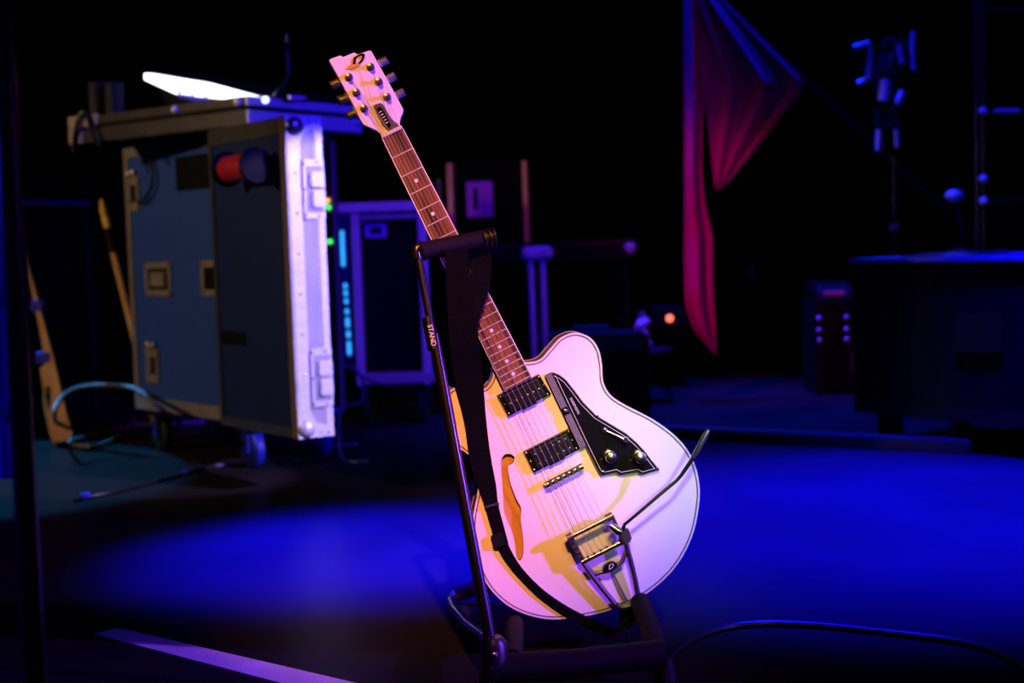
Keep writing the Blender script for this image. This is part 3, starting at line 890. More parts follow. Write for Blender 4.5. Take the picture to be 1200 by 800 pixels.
def proj(p):
    d = Vector(p) - CP
    z = d.dot(F)
    return (600 + FPX * d.dot(RT) / z, 400 - FPX * d.dot(UP) / z)


def z_at(u, w, py):
    best = min(range(0, 1401), key=lambda k: abs(proj(CB(u, w, k / 1000))[1] - py))
    return best / 1000


u1 = u_at(187)
zc = z_at(u1, 0, 327)
o = dish(u1, zc, 0.20, 0.12, 0.022, 'zinc', 0.0)
cbox(u1 - 0.075, u1 + 0.075, -0.002, 0.004, zc - 0.04, zc + 0.04).build('handle_dish', 'voidblack', o)
cbox(u1 - 0.052, u1 + 0.06, -0.012, -0.002, zc - 0.026, zc + 0.026).build('handle_grip', 'zinc', o, bevel=0.003)
u2 = u_at(254)
zc = z_at(u2, 0, 326)
o = dish(u2, zc, 0.20, 0.12, 0.022, 'zinc', 0.0)
cbox(u2 - 0.075, u2 + 0.075, -0.002, 0.004, zc - 0.04, zc + 0.04).build('handle_dish', 'voidblack', o)
for (px, py) in ((163, 227), (176, 428)):
    uu = u_at(px)
    zz = z_at(uu, 0, py)
    lt = cbox(uu - 0.05, uu + 0.05, -0.010, 0.0, zz - 0.065, zz + 0.065).build('butterfly_latch', 'zinc', case, bevel=0.004)
    cbox(uu - 0.028, uu + 0.030, -0.013, -0.008, zz - 0.03, zz + 0.03).build('latch_dish', 'voidblack', lt)
    cbox(uu - 0.012, uu + 0.012, -0.022, -0.010, zz - 0.024, zz + 0.028).build('latch_key', 'zinc', lt, bevel=0.003)
    MB().lathe(CB(uu - 0.02, -0.010, zz + 0.075), -cb, [(0.012, 0), (0.012, 0.006), (0.005, 0.01)], 10).build('latch_rivet', 'zinc', lt)
    MB().lathe(CB(uu + 0.02, -0.010, zz + 0.075), -cb, [(0.012, 0), (0.012, 0.006), (0.005, 0.01)], 10).build('latch_rivet', 'zinc', lt)
uu = u_at(230)
zz = z_at(uu, 0, 203)
cbox(uu - 0.10, uu + 0.14, -0.006, 0.0, zz - 0.055, zz + 0.06).build('dark_patch', 'voidblack', case)
# casters
for (u, w) in ((0.07, 0.06), (0.07, WB - 0.06), (LB - 0.07, 0.06), (LB - 0.07, WB - 0.06)):
    c = CB(u, w, 0)
    cs = MB().box(c + Z * 0.148, (0.09, 0.075, 0.034), AX).build('caster_plate', 'rubber', case)
    MB().lathe(c + Z * 0.06 - cb * 0.02, cb, [(0.03, 0), (0.055, 0.004), (0.06, 0.008), (0.06, 0.032), (0.055, 0.036), (0.03, 0.04)], 20).build('caster_wheel', 'rubber' if (w < 0.2 and u < 0.2) else 'bluelit', cs, smooth=True)  # wheels standing in the blue light carry it in their colour
    MB().hexa([c + ca * x + cb * y + Z * z for z in (0.055, 0.148) for x, y in ((-0.02, -0.03), (0.02, -0.03), (0.02, -0.024), (-0.02, -0.024))]).build('caster_fork', 'bluelit', cs)
    MB().hexa([c + ca * x + cb * y + Z * z for z in (0.055, 0.148) for x, y in ((-0.02, 0.024), (0.02, 0.024), (0.02, 0.03), (-0.02, 0.03))]).build('caster_fork', 'bluelit', cs)

# open door standing out from the front of the case
D0, D1 = Vector((-0.945, 4.575, 0)), Vector((-0.632, 4.150, 0))
da = (D1 - D0).normalized()
db = Vector((-da.y, da.x, 0))
if db.x < 0:
    db = -db
LD, TD = (D1 - D0).length, 0.112
ZD0, ZD1 = 0.170, 1.112
AD = (da, db, Z)


def dbox(u0, u1, w0, w1, z0, z1):
    return MB().box(D0 + da * ((u0 + u1) / 2) + db * ((w0 + w1) / 2) + Z * ((z0 + z1) / 2), (u1 - u0, w1 - w0, z1 - z0), AD)


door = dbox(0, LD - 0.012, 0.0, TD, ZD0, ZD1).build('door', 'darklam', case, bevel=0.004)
# narrow metal end of the door: bright rails either side of a web
dbox(LD - 0.014, LD - 0.004, 0.0, TD, ZD0, ZD1).build('end_web', 'alushade', door)
dbox(LD - 0.012, LD + 0.002, -0.004, 0.042, ZD0, ZD1 - 0.03).build('end_rail', 'alu', door, bevel=0.004)
dbox(LD - 0.012, LD + 0.002, TD - 0.026, TD + 0.004, ZD0, ZD1).build('end_rail', 'alu', door, bevel=0.004)
dbox(LD - 0.034, LD - 0.010, -0.006, 0.0, ZD0, ZD1).build('edge_trim', 'woodgrey', door)
dbox(0.0, LD, -0.005, 0.002, ZD1 - 0.05, ZD1).build('edge_trim', 'darkchrome', door)
dbox(0.0, LD, -0.004, 0.002, ZD0, ZD0 + 0.03).build('edge_trim', 'darkchrome', door)
dbox(0.0, 0.022, -0.005, 0.002, ZD0, ZD1).build('edge_trim', 'darkchrome', door)
for zz in (0.90, 0.345):
    lt = dbox(LD, LD + 0.006, 0.042, TD + 0.004, zz - 0.088, zz + 0.088).build('end_latch', 'alu', door, bevel=0.004)
    dbox(LD + 0.005, LD + 0.008, 0.054, TD - 0.004, zz - 0.068, zz + 0.068).build('latch_dish', 'alushade', lt)
    kb = dbox(LD + 0.006, LD + 0.02, 0.066, TD - 0.002, zz - 0.055, zz - 0.004).build('latch_key', 'alu', lt, bevel=0.004)
    dbox(LD + 0.006, LD + 0.02, 0.062, TD - 0.002, zz + 0.004, zz + 0.05).build('latch_key', 'alu', lt, bevel=0.004)
    for (w, dz) in ((0.048, 0.075), (0.048, -0.075), (0.048, 0.0), (TD - 0.02, 0.078), (TD - 0.02, -0.078)):
        MB().lathe(D0 + da * (LD + 0.006) + db * w + Z * (zz + dz), da, [(0.004, 0), (0.004, 0.0015), (0.002, 0.0025)], 8).build('rivet', 'darkchrome', lt)
for k in range(7):
    MB().lathe(D0 + da * (LD + 0.002) + db * 0.022 + Z * (0.24 + k * 0.118), da, [(0.0045, 0), (0.0045, 0.0012), (0.002, 0.002)], 8).build('rivet', 'darkchrome', door)
for zz, s in ((ZD0, 1), (ZD1, -1)):
    c = D0 + da * (LD + 0.002) + db * 0.03 + Z * (zz + s * 0.03)
    cn = MB()
    cn.add([D0 + da * (LD + 0.006) + db * w + Z * (zz + s * h) for w, h in ((-0.006, 0.0), (TD, 0.0), (TD, 0.026), (0.055, 0.045), (0.03, 0.09), (-0.006, 0.09))] +
           [D0 + da * (LD + 0.001) + db * w + Z * (zz + s * h) for w, h in ((-0.006, 0.0), (TD, 0.0), (TD, 0.026), (0.055, 0.045), (0.03, 0.09), (-0.006, 0.09))],
           [(0, 1, 2, 3, 4, 5), (11, 10, 9, 8, 7, 6)] + [(i, (i + 1) % 6, 6 + (i + 1) % 6, 6 + i) for i in range(6)])
    co = cn.build('corner_plate', 'alu', door)
    MB().lathe(D0 + da * (LD + 0.004) + db * 0.022 + Z * (zz + s * 0.03), da, [(0.028, 0), (0.027, 0.008), (0.02, 0.017), (0.008, 0.022)], 16).build('ball_corner', 'darkchrome' if s < 0 else 'alu', co, smooth=True)
    for w, h in ((0.070, 0.014), (0.096, 0.014)):
        MB().lathe(D0 + da * (LD + 0.006) + db * w + Z * (zz + s * h), da, [(0.007, 0), (0.006, 0.003), (0.003, 0.005)], 10).build('rivet', 'alu', co)
dbox(0.02, 0.20, -0.004, 0.0, 0.435, 0.475).build('black_label', 'voidblack', door)

# lid tray over the case and door
Q0 = Vector((-0.800, 4.48, 0))
qa = Vector((-0.80, 0.60, 0)).normalized()
qb = Vector((0.56, 0.83, 0)).normalized()
lid = thing('case_lid', 'long shallow metal-edged lid lying on top of the blue flight case', 'case lid', loc=Q0 + Z * 1.12)
QL, QW = 0.89, 0.54


def LQ(u, w, z):
    return Q0 + qa * u + qb * w + Z * (z + 0.021)


def lbox(u0, u1, w0, w1, z0, z1):
    return MB().hexa([LQ(u, w, z) for z in (z0, z1) for u, w in ((u0, w0), (u1, w0), (u1, w1), (u0, w1))])


lbox(0.0, QL, 0.0, QW, 1.1210, 1.1810).build('lid_panel', 'voidblack', lid)
for z0, z1, tk in ((1.098, 1.1450, 0.010), (1.1590, 1.1870, 0.012)):
    lbox(0.0, QL, -tk, 0.0, z0, z1).build('long_rail', 'darkrail', lid, bevel=0.003)
    lbox(-tk, 0.0, -tk, QW, z0, z1).build('end_rail', 'alu', lid, bevel=0.003)
lbox(QL - 0.16, QL + 0.004, -0.016, 0.0, 1.1530, 1.1930).build('corner_plate', 'zinc', lid, bevel=0.003)
lbox(QL - 0.07, QL + 0.004, -0.016, 0.0, 1.098, 1.1530).build('corner_plate', 'zinc', lid, bevel=0.003)
MB().lathe(LQ(0.03, -0.012, 1.1710), -qb, [(0.016, 0), (0.014, 0.008), (0.006, 0.013)], 12).build('ball_corner', 'alu', lid, smooth=True)
MB().lathe(LQ(0.33, -0.010, 1.1730), -qb, [(0.014, 0), (0.012, 0.006), (0.006, 0.011)], 12).build('rivet', 'alu', lid, smooth=True)
MB().lathe(LQ(-0.012, QW - 0.02, 1.1330), -qa, [(0.014, 0), (0.012, 0.006), (0.006, 0.011)], 12).build('rivet', 'alu', lid, smooth=True)
lbox(-0.014, -0.004, 0.18, 0.26, 1.1810, 1.2030).build('corner_clip', 'alu', lid, bevel=0.003)

# glowing slanted console on the lid
con = thing('console', 'low black console with a glowing white slanted screen on the case lid', 'console', loc=LQ(0.55, 0.12, 1.1870))
p1, p2 = W(168, 86, 4.95), W(318, 118, 4.56)
p3, p4 = W(306, 119, 4.55), W(206, 110, 4.84)
p5 = W(169, 93, 4.94)
back = Vector((0.10, 0.16, 0.015))
scr = [p5, p4, W(250, 115, 4.71), p3, W(312, 117, 4.56), W(240, 97.5, 4.76), p1 + Vector((0.004, 0, 0))]
ns = len(scr)
MB().add(scr + [p + back * 0.15 for p in scr], [tuple(range(ns)), tuple(reversed(range(ns, 2 * ns)))] + [(i, (i + 1) % ns, ns + (i + 1) % ns, ns + i) for i in range(ns)]).build('screen', 'screen', con)
hb = [Vector((p.x, p.y, 1.203)) + back * 0.6 for p in (p1, p2)]
t1, t2 = p1 + back * 0.2 + Vector((0, 0, 0.006)), W(326, 118, 4.55) + back * 0.2
MB().hexa([hb[0], hb[1], hb[1] + back * 1.3, hb[0] + back * 1.3, t1, t2, t2 + back, t1 + back]).build('housing', 'blackplastic', con)
for k in range(7):
    px = 211 + k * 5.2
    c = W(px, 112.5 + k * 1.25, 4.825 - k * 0.015)
    MB().tube([c - Z * 0.006, c + Z * (0.012 if k % 3 else 0.022)], 0.006, 8).build('control_stalk', 'bluetape', con)
MB().lathe(W(311, 117, 4.45), -F, [(0.011, 0), (0.011, 0.004), (0.006, 0.008)], 12).build('end_light', 'ledwhite', con, smooth=True)
# two dark cans standing at the far end of the lid
for k, px in enumerate((128, 145)):
    b0 = LQ(0.80 - 0.09 * k, 0.05, 1.1810)
    MB().lathe(b0, Z, [(0.03, 0), (0.034, 0.004), (0.034, 0.12 - 0.01 * k), (0.03, 0.128 - 0.01 * k), (0.022, 0.13 - 0.01 * k)], 18).build('drink_can', 'rubber', None, smooth=True)
    tag(bpy.context.scene.collection.objects[-1], ['taller dark matt can at the very end of the case lid', 'shorter dark matt can between the taller can and the glowing console'][k], 'can', 'dark cans on the case lid')
# thin rod standing on the lid
o = MB().tube([LQ(-0.002 + 0.03, 0.13, 1.1810), W(338, 88, 4.46), W(336, 40, 4.46)], [0.007, 0.006, 0.003], 8)
ro = thing('aerial', 'thin upright metal aerial standing on the case lid', 'aerial', loc=LQ(0.028, 0.13, 1.1810))
o.build('aerial_rod', 'blacksteel', ro, smooth=True)
MB().lathe(LQ(0.028, 0.13, 1.1810), Z, [(0.035, 0), (0.035, 0.006), (0.012, 0.014)], 16).build('aerial_base', 'alu', ro, smooth=True)
MB().box(W(336, 55, 4.46), (0.022, 0.012, 0.03)).build('aerial_clamp', 'blacksteel', ro, bevel=0.003)
# cable draped over the lid's far corner and one hanging on the panel
pts = [LQ(0.86, -0.022, 1.07), LQ(0.845, -0.026, 1.1210), LQ(0.81, -0.030, 1.1810), LQ(0.79, -0.022, 1.2060), LQ(0.765, -0.028, 1.1860), LQ(0.73, -0.034, 1.1210), LQ(0.70, -0.03, 1.08)]
tag(MB().tube(spline(pts, 5, False), 0.008, 8).build('draped_cable', 'cable', smooth=True), 'black cable looped over the far metal corner of the case lid', 'cable')
pts = [CB(0.22, -0.016, 1.08), CB(0.25, -0.018, 1.02), CB(0.24, -0.02, 0.97), CB(0.19, -0.02, 0.93), CB(0.13, -0.02, 0.915)]
tag(MB().tube(spline(pts, 5, False), 0.006, 8).build('hanging_cable', 'cable', smooth=True), 'thin black cable hanging across the top of the blue case panel', 'cable')

# red spool hung on the door
sc = D0 + da * 0.335 - db * 0.055 + Z * 0.975
sp = thing('cable_reel', 'small red reel with black end discs hanging on the case door', 'reel', loc=sc)
MB().lathe(sc - da * 0.09, da, [(0.038, 0), (0.041, 0.01), (0.039, 0.09), (0.041, 0.17), (0.038, 0.18)], 20).build('reel_core', 'red', sp, smooth=True)
for s in (-1, 1):
    MB().lathe(sc + da * (s * 0.098), da * s, [(0.02, -0.01), (0.052, -0.008), (0.054, 0.0), (0.052, 0.008), (0.02, 0.012)], 22).build('end_disc', 'voidblack', sp, smooth=True)

# ================================================================== rack case behind, with cyan lights
R_ = 5.85


def frame_case():
    c0 = W(448, 446, R_)
    t = thing('rack_case', 'dark rack case with violet-lit metal frame and cyan light strip', 'rack case', loc=Vector((c0.x, c0.y, 0.0)))
    x0, x1 = W(414, 340, R_).x, W(500, 340, R_).x
    zb, zt = 0.16, W(440, 240, R_).z
    MB().box(((x0 + x1) / 2, R_ + 0.22, (zb + zt) / 2), (x1 - x0 - 0.01, 0.40, zt - zb - 0.01)).build('case_body', 'voidblack', t)
    for x in (x0 + 0.018, x1 - 0.010):
        MB().box((x, R_, (zb + zt) / 2), (0.036, 0.04, zt - zb)).build('corner_post', 'alu', t, bevel=0.005)
    MB().box(((x0 + x1) / 2 - 0.02, R_ + 0.0, zt - 0.010), (x1 - x0 + 0.06, 0.06, 0.04)).build('top_rail', 'alu', t, bevel=0.005)
    MB().box(((x0 + x1) / 2, R_ - 0.002, zt - 0.05), (x1 - x0 - 0.05, 0.03, 0.02)).build('top_lip', 'alushade', t, bevel=0.003)
    MB().box(((x0 + x1) / 2 + 0.02, R_ - 0.002, zb + 0.03), (x1 - x0, 0.04, 0.045)).build('bottom_rail', 'alushade', t, bevel=0.004)
    lp = W(440, 270, R_)
    lb = MB().box((lp.x, R_ + 0.015, lp.z), (0.085, 0.01, 0.055)).build('sticker', 'violetlabel', t)
    MB().box((lp.x, R_ + 0.009, lp.z), (0.052, 0.004, 0.026)).build('sticker_print', 'voidblack', lb)
    for (px0, py0, py1, w, m_) in ((404, 250, 262, 0.035, 'ledcyan'),):
        pass
    cp = W(404, 345, R_ - 0.03)
    za, zb2 = W(404, 422, R_).z, W(404, 248, R_).z
    hs_ = MB().box((cp.x, R_ - 0.0, (za + zb2) / 2), (0.042, 0.04, zb2 - za)).build('light_housing', 'darklam', t, bevel=0.004)
    for (py0, py1) in ((270, 312), (332, 338), (340, 347), (350, 356), (362, 368), (372, 384), (388, 396), (400, 416)):
        pa, pb = W(402, py0, R_ - 0.03), W(402, py1, R_ - 0.03)
        MB().box((cp.x - 0.002 + (py0 - 270) * 0.00008, R_ - 0.024, (pa.z + pb.z) / 2), (0.015, 0.012, abs(pa.z - pb.z))).build('cyan_light', 'ledcyan', hs_, bevel=0.003)
    for dx in (x0 + 0.03, x1 - 0.04):
        MB().lathe((dx - 0.015, R_ + 0.05, 0.07), (1, 0, 0), [(0.03, 0), (0.07, 0.006), (0.07, 0.03), (0.03, 0.036)], 18).build('caster_wheel', 'rubber', t, smooth=True)
        MB().box((dx, R_ + 0.05, 0.14), (0.05, 0.06, 0.05)).build('caster_plate', 'rubber', t)
        MB().box((dx, R_ + 0.34, 0.08), (0.05, 0.06, 0.16)).build('caster_plate', 'rubber', t)


frame_case()

# ================================================================== backline table, speaker cabinet and things around
TZ = 0.73
tx0, tx1, ty0, ty1 = W(512, 290, 6.2).x, W(746, 280, 6.2).x, 6.15, 6.75
tb = thing('folding_table', 'dark folding table carrying the wooden-edged speaker cabinet', 'table', loc=((tx0 + tx1) / 2, 6.45, 0))
MB().box(((tx0 + tx1) / 2, (ty0 + ty1) / 2, TZ - 0.016), (tx1 - tx0, ty1 - ty0, 0.032)).build('table_top', 'woodgrey' if False else 'rubber', tb, bevel=0.004)
MB().box(((tx0 + tx1) / 2, ty0 + 0.02, TZ - 0.055), (tx1 - tx0 - 0.04, 0.02, 0.05)).build('table_apron', 'blacksteel', tb)
for x in (tx0 + 0.05, tx1 - 0.05):
    for y in (ty0 + 0.05, ty1 - 0.05):
        MB().tube([(x, y, 0), (x, y, TZ - 0.03)], 0.014, 10).build('leg', 'blacksteel', tb, smooth=True)

cx0, cx1 = W(520, 240, 6.35).x, W(620, 240, 6.35).x
cz1 = W(570, 190, 6.35).z
cab = thing('speaker_cabinet', 'black speaker cabinet with pale wooden side edges and violet label', 'speaker', loc=((cx0 + cx1) / 2, 6.5, TZ))
MB().box(((cx0 + cx1) / 2, 6.52, (TZ + cz1) / 2), (cx1 - cx0 - 0.03, 0.30, cz1 - TZ)).build('cabinet_body', 'drape', cab, bevel=0.004)
for px, w in ((528.5, 0.026), (616, 0.022)):
    c = W(px, 240, 6.35)
    MB().box((c.x, 6.50, (TZ + cz1) / 2), (w, 0.31, cz1 - TZ + 0.004)).build('wooden_edge', 'wood', cab, bevel=0.004)
MB().box((W(514, 220, 6.35).x, 6.5, (TZ + cz1) / 2 + 0.02), (0.02, 0.2, 0.2)).build('side_strap', 'woodgrey', cab, bevel=0.003)
lp = W(562, 233, 6.35)
vl = MB().box((lp.x, 6.366, lp.z), (0.115, 0.006, 0.155)).build('label_plate', 'violetlabel', cab)
MB().box((lp.x - 0.018, 6.361, lp.z + 0.002), (0.020, 0.006, 0.095)).build('label_slot', 'darklam', vl)
MB().box((lp.x + 0.026, 6.361, lp.z), (0.006, 0.004, 0.12)).build('label_slot', 'violetlabel', vl)

# pair of pale posts under the table (stand legs)
tp_ = thing('drum_stand', 'pale double post stand in front of the dark table', 'stand', loc=G(636, 498))
gb = tp_.location.copy()
for dx in (-0.025, 0.022):
    MB().tube([(gb.x + dx, gb.y, 0.0), (gb.x + dx - 0.004, gb.y, W(626, 300, gb.y).z)], 0.013, 10).build('post', 'clear', tp_, smooth=True)
MB().box((gb.x, gb.y, W(628, 296, gb.y).z), (0.12, 0.06, 0.05)).build('clamp_block', 'clear', tp_, bevel=0.01)
MB().box((gb.x, gb.y, 0.012), (0.30, 0.20, 0.024)).build('foot_plate', 'blacksteel', tp_, bevel=0.006)
# hardware on a rail below the table top edge
for k, (px, py) in enumerate(((650, 302), (702, 300), (738, 296), (722, 352))):
    pass
amp = thing('guitar_amplifier', 'low black amplifier box on the floor beside the pale posts', 'amplifier', loc=G(704, 489))
ab = amp.location.copy()
az = W(690, 392, ab.y).z
MB().box((ab.x - 0.02, ab.y + 0.16, az / 2), (0.46, 0.30, az)).build('cabinet', 'voidblack', amp, bevel=0.012)
MB().box((ab.x - 0.02, ab.y + 0.006, az * 0.42), (0.40, 0.012, az * 0.66)).build('grille', 'drape', amp, bevel=0.003)
MB().box((ab.x - 0.02, ab.y + 0.006, az * 0.86), (0.40, 0.012, az * 0.14)).build('control_panel', 'blacksteel', amp, bevel=0.003)
for k in range(6):
    MB().lathe((ab.x - 0.17 + k * 0.06, ab.y, az * 0.86), (0, -1, 0), [(0.012, 0), (0.011, 0.012), (0.004, 0.014)], 10).build('dial', 'blackplastic', amp, smooth=True)
MB().tube([(ab.x - 0.1, ab.y + 0.16, az - 0.004), (ab.x - 0.09, ab.y + 0.16, az + 0.02), (ab.x + 0.05, ab.y + 0.16, az + 0.02), (ab.x + 0.06, ab.y + 0.16, az - 0.004)], 0.009, 8).build('carry_handle', 'leather', amp, smooth=True)

# microphone on short arm at table edge, blue highlights
mc = thing('table_clip', 'small glossy clip lamp on the right edge of the dark table', 'clip lamp', loc=W(738, 292, 6.14))
m0 = mc.location.copy()
MB().lathe(m0, (0, -1, 0.2), [(0.012, -0.03), (0.024, -0.02), (0.026, 0.01), (0.018, 0.022)], 14).build('lamp_head', 'greycable', mc, smooth=True)
MB().tube([m0 + Vector((0, 0.01, 0)), m0 + Vector((0.005, 0.03, -0.06)), Vector((m0.x, ty0 + 0.01, TZ - 0.07))], 0.006, 8).build('lamp_arm', 'blacksteel', mc)
# crumpled plastic bottle
bt_ = G(755, 470)
b = bt_ + Vector((0, 0.0, 0))
zb_, zt_ = W(755, 408, b.y).z, W(752, 366, b.y).z
stool = thing('stool', 'small black stool holding the cloudy plastic bottle', 'stool', loc=b)
MB().lathe((b.x, b.y, zb_ - 0.03), Z, [(0.13, 0), (0.14, 0.008), (0.14, 0.024), (0.13, 0.03)], 24).build('seat', 'voidblack', stool, smooth=True)
for k in range(3):
    t = 2 * math.pi * k / 3 + 0.4
    MB().tube([(b.x + 0.04 * math.cos(t), b.y + 0.04 * math.sin(t), zb_ - 0.02), (b.x + 0.14 * math.cos(t), b.y + 0.14 * math.sin(t), 0)], 0.010, 8).build('leg', 'blacksteel', stool)
bo = thing('plastic_bottle', 'crumpled cloudy plastic bottle on the small black stool', 'bottle', loc=(b.x, b.y, zb_))
hgt = zt_ - zb_
vs, fs = [], []
NS, NR = 14, 9
for i in range(NR):
    h = hgt * 0.86 * i / (NR - 1)
    for k in range(NS):
        t = 2 * math.pi * k / NS
        r = (0.030 + 0.006 * math.sin(3 * t + i * 1.3) + 0.004 * math.sin(i * 2.1)) * (0.55 if i == NR - 1 else (0.85 if i == NR - 2 else 1))
        vs.append((b.x + r * math.cos(t) + 0.006 * math.sin(i), b.y + r * math.sin(t), zb_ + h))
for i in range(NR - 1):
    for k in range(NS):
        fs.append((i * NS + k, i * NS + (k + 1) % NS, (i + 1) * NS + (k + 1) % NS, (i + 1) * NS + k))
fs += [tuple(reversed(range(NS))), tuple((NR - 1) * NS + k for k in range(NS))]
MB().add(vs, fs).build('bottle_body', 'clear', bo, smooth=True)
MB().lathe((b.x, b.y, zb_ + hgt * 0.86), Z, [(0.014, 0), (0.012, 0.008), (0.014, 0.009), (0.014, hgt * 0.14)], 14).build('bottle_cap', 'clear', bo, smooth=True)
# power box with red light
pc = W(785, 373, 6.9)
pw = thing('power_box', 'small black power unit with a red indicator hanging on the curtain', 'power unit', loc=pc)
MB().box(pc + Vector((0, 0.32, 0.0)), (0.16, 0.62, 0.10)).build('unit_body', 'voidblack', pw, bevel=0.008)
MB().lathe(pc + Vector((0, 0.012, 0)), (0, -1, 0), [(0.017, 0), (0.016, 0.006), (0.008, 0.011)], 14).build('indicator_light', 'ledred', pw, smooth=True)
for sx in (-0.04, 0.04):
    MB().tube([pc + Vector((sx, 0.3, -0.04)), Vector((pc.x + sx, pc.y + 0.3, 0))], 0.008, 8).build('support_leg', 'blacksteel', pw)

# ================================================================== flag on its slanting pole
FY = 6.35
pa = W(820, -24, FY)
pe = W(1100, 239, FY)
dirp = (pe - pa).normalized()
ptop = pa - dirp * 0.35
pend = ptop + dirp * ((ptop.z - 0.0) / -dirp.z)
pend = W(1164, 300, FY)
pend = ptop + dirp * ((ptop.z) / (-dirp.z))
fl = thing('flag', 'red cloth flag draped from a slanting dark pole before the curtain', 'flag', loc=pend)
MB().tube([ptop, pend], 0.0085, 10).build('flag_pole', 'blacksteel', fl, smooth=True)


def cloth(name, left, right, nu, nv, amp, freq, y0, ph=0.0):
    """left/right: photo outlines top to bottom; folds ripple in depth"""
    def samp(poly, t):
        seg = [math.dist(poly[i], poly[i + 1]) for i in range(len(poly) - 1)]
        s = t * sum(seg)
        for i, g in enumerate(seg):
            if s <= g or i == len(seg) - 1:
                q = min(s / g, 1)
                return (poly[i][0] + (poly[i + 1][0] - poly[i][0]) * q, poly[i][1] + (poly[i + 1][1] - poly[i][1]) * q)
            s -= g
    vs, fs = [], []
    for j in range(nv + 1):
        a, b = samp(left, j / nv), samp(right, j / nv)
        for i in range(nu + 1):
            u = i / nu
            px, py = a[0] + (b[0] - a[0]) * u, a[1] + (b[1] - a[1]) * u
            dy = amp * math.sin(freq * u * 6.283 + ph + 0.8 * j / nv) + 0.4 * amp * math.sin(freq * 2.3 * u * 6.283 + 1.1)
            dy *= min(1.0, 4 * (1 - u) + 0.12)
            vs.append(W(px, py, y0 + dy))
    w = nu + 1
    for j in range(nv):
        for i in range(nu):
            fs.append((j * w + i, j * w + i + 1, (j + 1) * w + i + 1, (j + 1) * w + i))
    o = MB().add(vs, fs).build(name, 'flag', fl, smooth=True)
    md = o.modifiers.new('thickness', 'SOLIDIFY')
    md.thickness = 0.003
    return o


cloth('fly_cloth', [(806, -34), (818, 60), (830, 150), (838, 222)], [(812, -32), (850, 4), (943, 98), (942, 106), (890, 168), (845, 223)], 40, 30, 0.013, 2.6, FY - 0.012)
cloth('hanging_tail', [(801, -30), (801, 100), (802, 200), (802, 300), (803, 355), (812, 385), (830, 408), (838, 416)],
      [(818, -24), (822, 60), (824, 120), (822, 200), (826, 240), (835, 275), (835, 330), (838, 380), (840, 418)], 16, 40, 0.030, 1.3, FY - 0.05, 0.6)

# ================================================================== right-hand group: road case, papers, lamp, frame
rc0, rc1 = G(1004, 516), G(1210, 540)
ra = (rc1 - rc0).normalized()
ra = Vector((ra.x, ra.y, 0)).normalized()
rb = Vector((-ra.y, ra.x, 0))
RZ = W(1000, 303, rc0.y).z
rcs = thing('road_case', 'large black road case with a bright metal top edge', 'road case', loc=rc0)
RL, RW = 1.15, 0.55


def RC(u, w, z):
    return rc0 + ra * u + rb * w + Z * z


MB().hexa([RC(u, w, z) for z in (0.10, RZ - 0.012) for u, w in ((0, 0), (RL, 0), (RL, RW), (0, RW))]).build('case_body', 'voidblack', rcs)
MB().hexa([RC(u, w, z) for z in (RZ - 0.014, RZ) for u, w in ((-0.01, -0.01), (RL, -0.01), (RL, RW), (-0.01, RW))]).build('case_top', 'alushade', rcs)
for u in (0.0, RL):
    MB().hexa([RC(u + du, w, z) for z in (0.10, RZ - 0.014) for du, w in ((-0.005, -0.006), (0.02, -0.006), (0.02, 0.004), (-0.005, 0.004))]).build('edge_trim', 'blacksteel', rcs)
MB().hexa([RC(u, w, z) for z in (0.10, 0.14) for u, w in ((0, -0.006), (RL, -0.006), (RL, 0.004), (0, 0.004))]).build('edge_trim', 'blacksteel', rcs)
for u, w in ((0.08, 0.08), (RL - 0.08, 0.08), (0.08, RW - 0.08), (RL - 0.08, RW - 0.08)):
    MB().lathe(RC(u, w - 0.015, 0.05), rb, [(0.03, 0), (0.05, 0.005), (0.05, 0.03), (0.03, 0.035)], 16).build('caster_wheel', 'rubber', rcs, smooth=True)
    MB().box(RC(u, w, 0.085), (0.06, 0.06, 0.03), (ra, rb, Z)).build('caster_plate', 'rubber', rcs)
bl = MB().hexa([RC(u, w, z) for z in (0.33, 0.45) for u, w in ((0.42, -0.008), (0.60, -0.008), (0.60, 0.0), (0.42, 0.0))]).build('recessed_handle', 'blacksteel', rcs, bevel=0.003)
for k, (u0, u1, w0, w1, sk) in enumerate(((0.16, 0.40, 0.05, 0.25, 0.05), (0.36, 0.74, 0.12, 0.4, -0.04))):
    mb = MB()
    n1 = 6
    vs = []
    for j in range(2):
        for i in range(n1 + 1):
            t = i / n1
            vs.append(RC(u0 + (u1 - u0) * t, (w0, w1)[j] + sk * t, RZ + 0.001 + 0.016 * t * (1 if k == 0 else 0.4) + 0.003 * math.sin(t * 5)))
    vs += [v + Z * 0.003 for v in vs]
    nn = n1 + 1
    fs = []
    for i in range(n1):
        fs += [(i, nn + i, nn + i + 1, i + 1), (2 * nn + i, 2 * nn + i + 1, 3 * nn + i + 1, 3 * nn + i), (i, i + 1, 2 * nn + i + 1, 2 * nn + i), (nn + i, 3 * nn + i, 3 * nn + i + 1, nn + i + 1)]
    fs += [(0, 2 * nn, 3 * nn, nn), (n1, nn + n1, 3 * nn + n1, 2 * nn + n1)]
    o = mb.add(vs, fs).build('paper_sheet', 'paper')
    tag(o, ['small curled paper sheet near the corner of the road case top', 'wide flat paper sheet lying across the road case top'][k], 'paper')

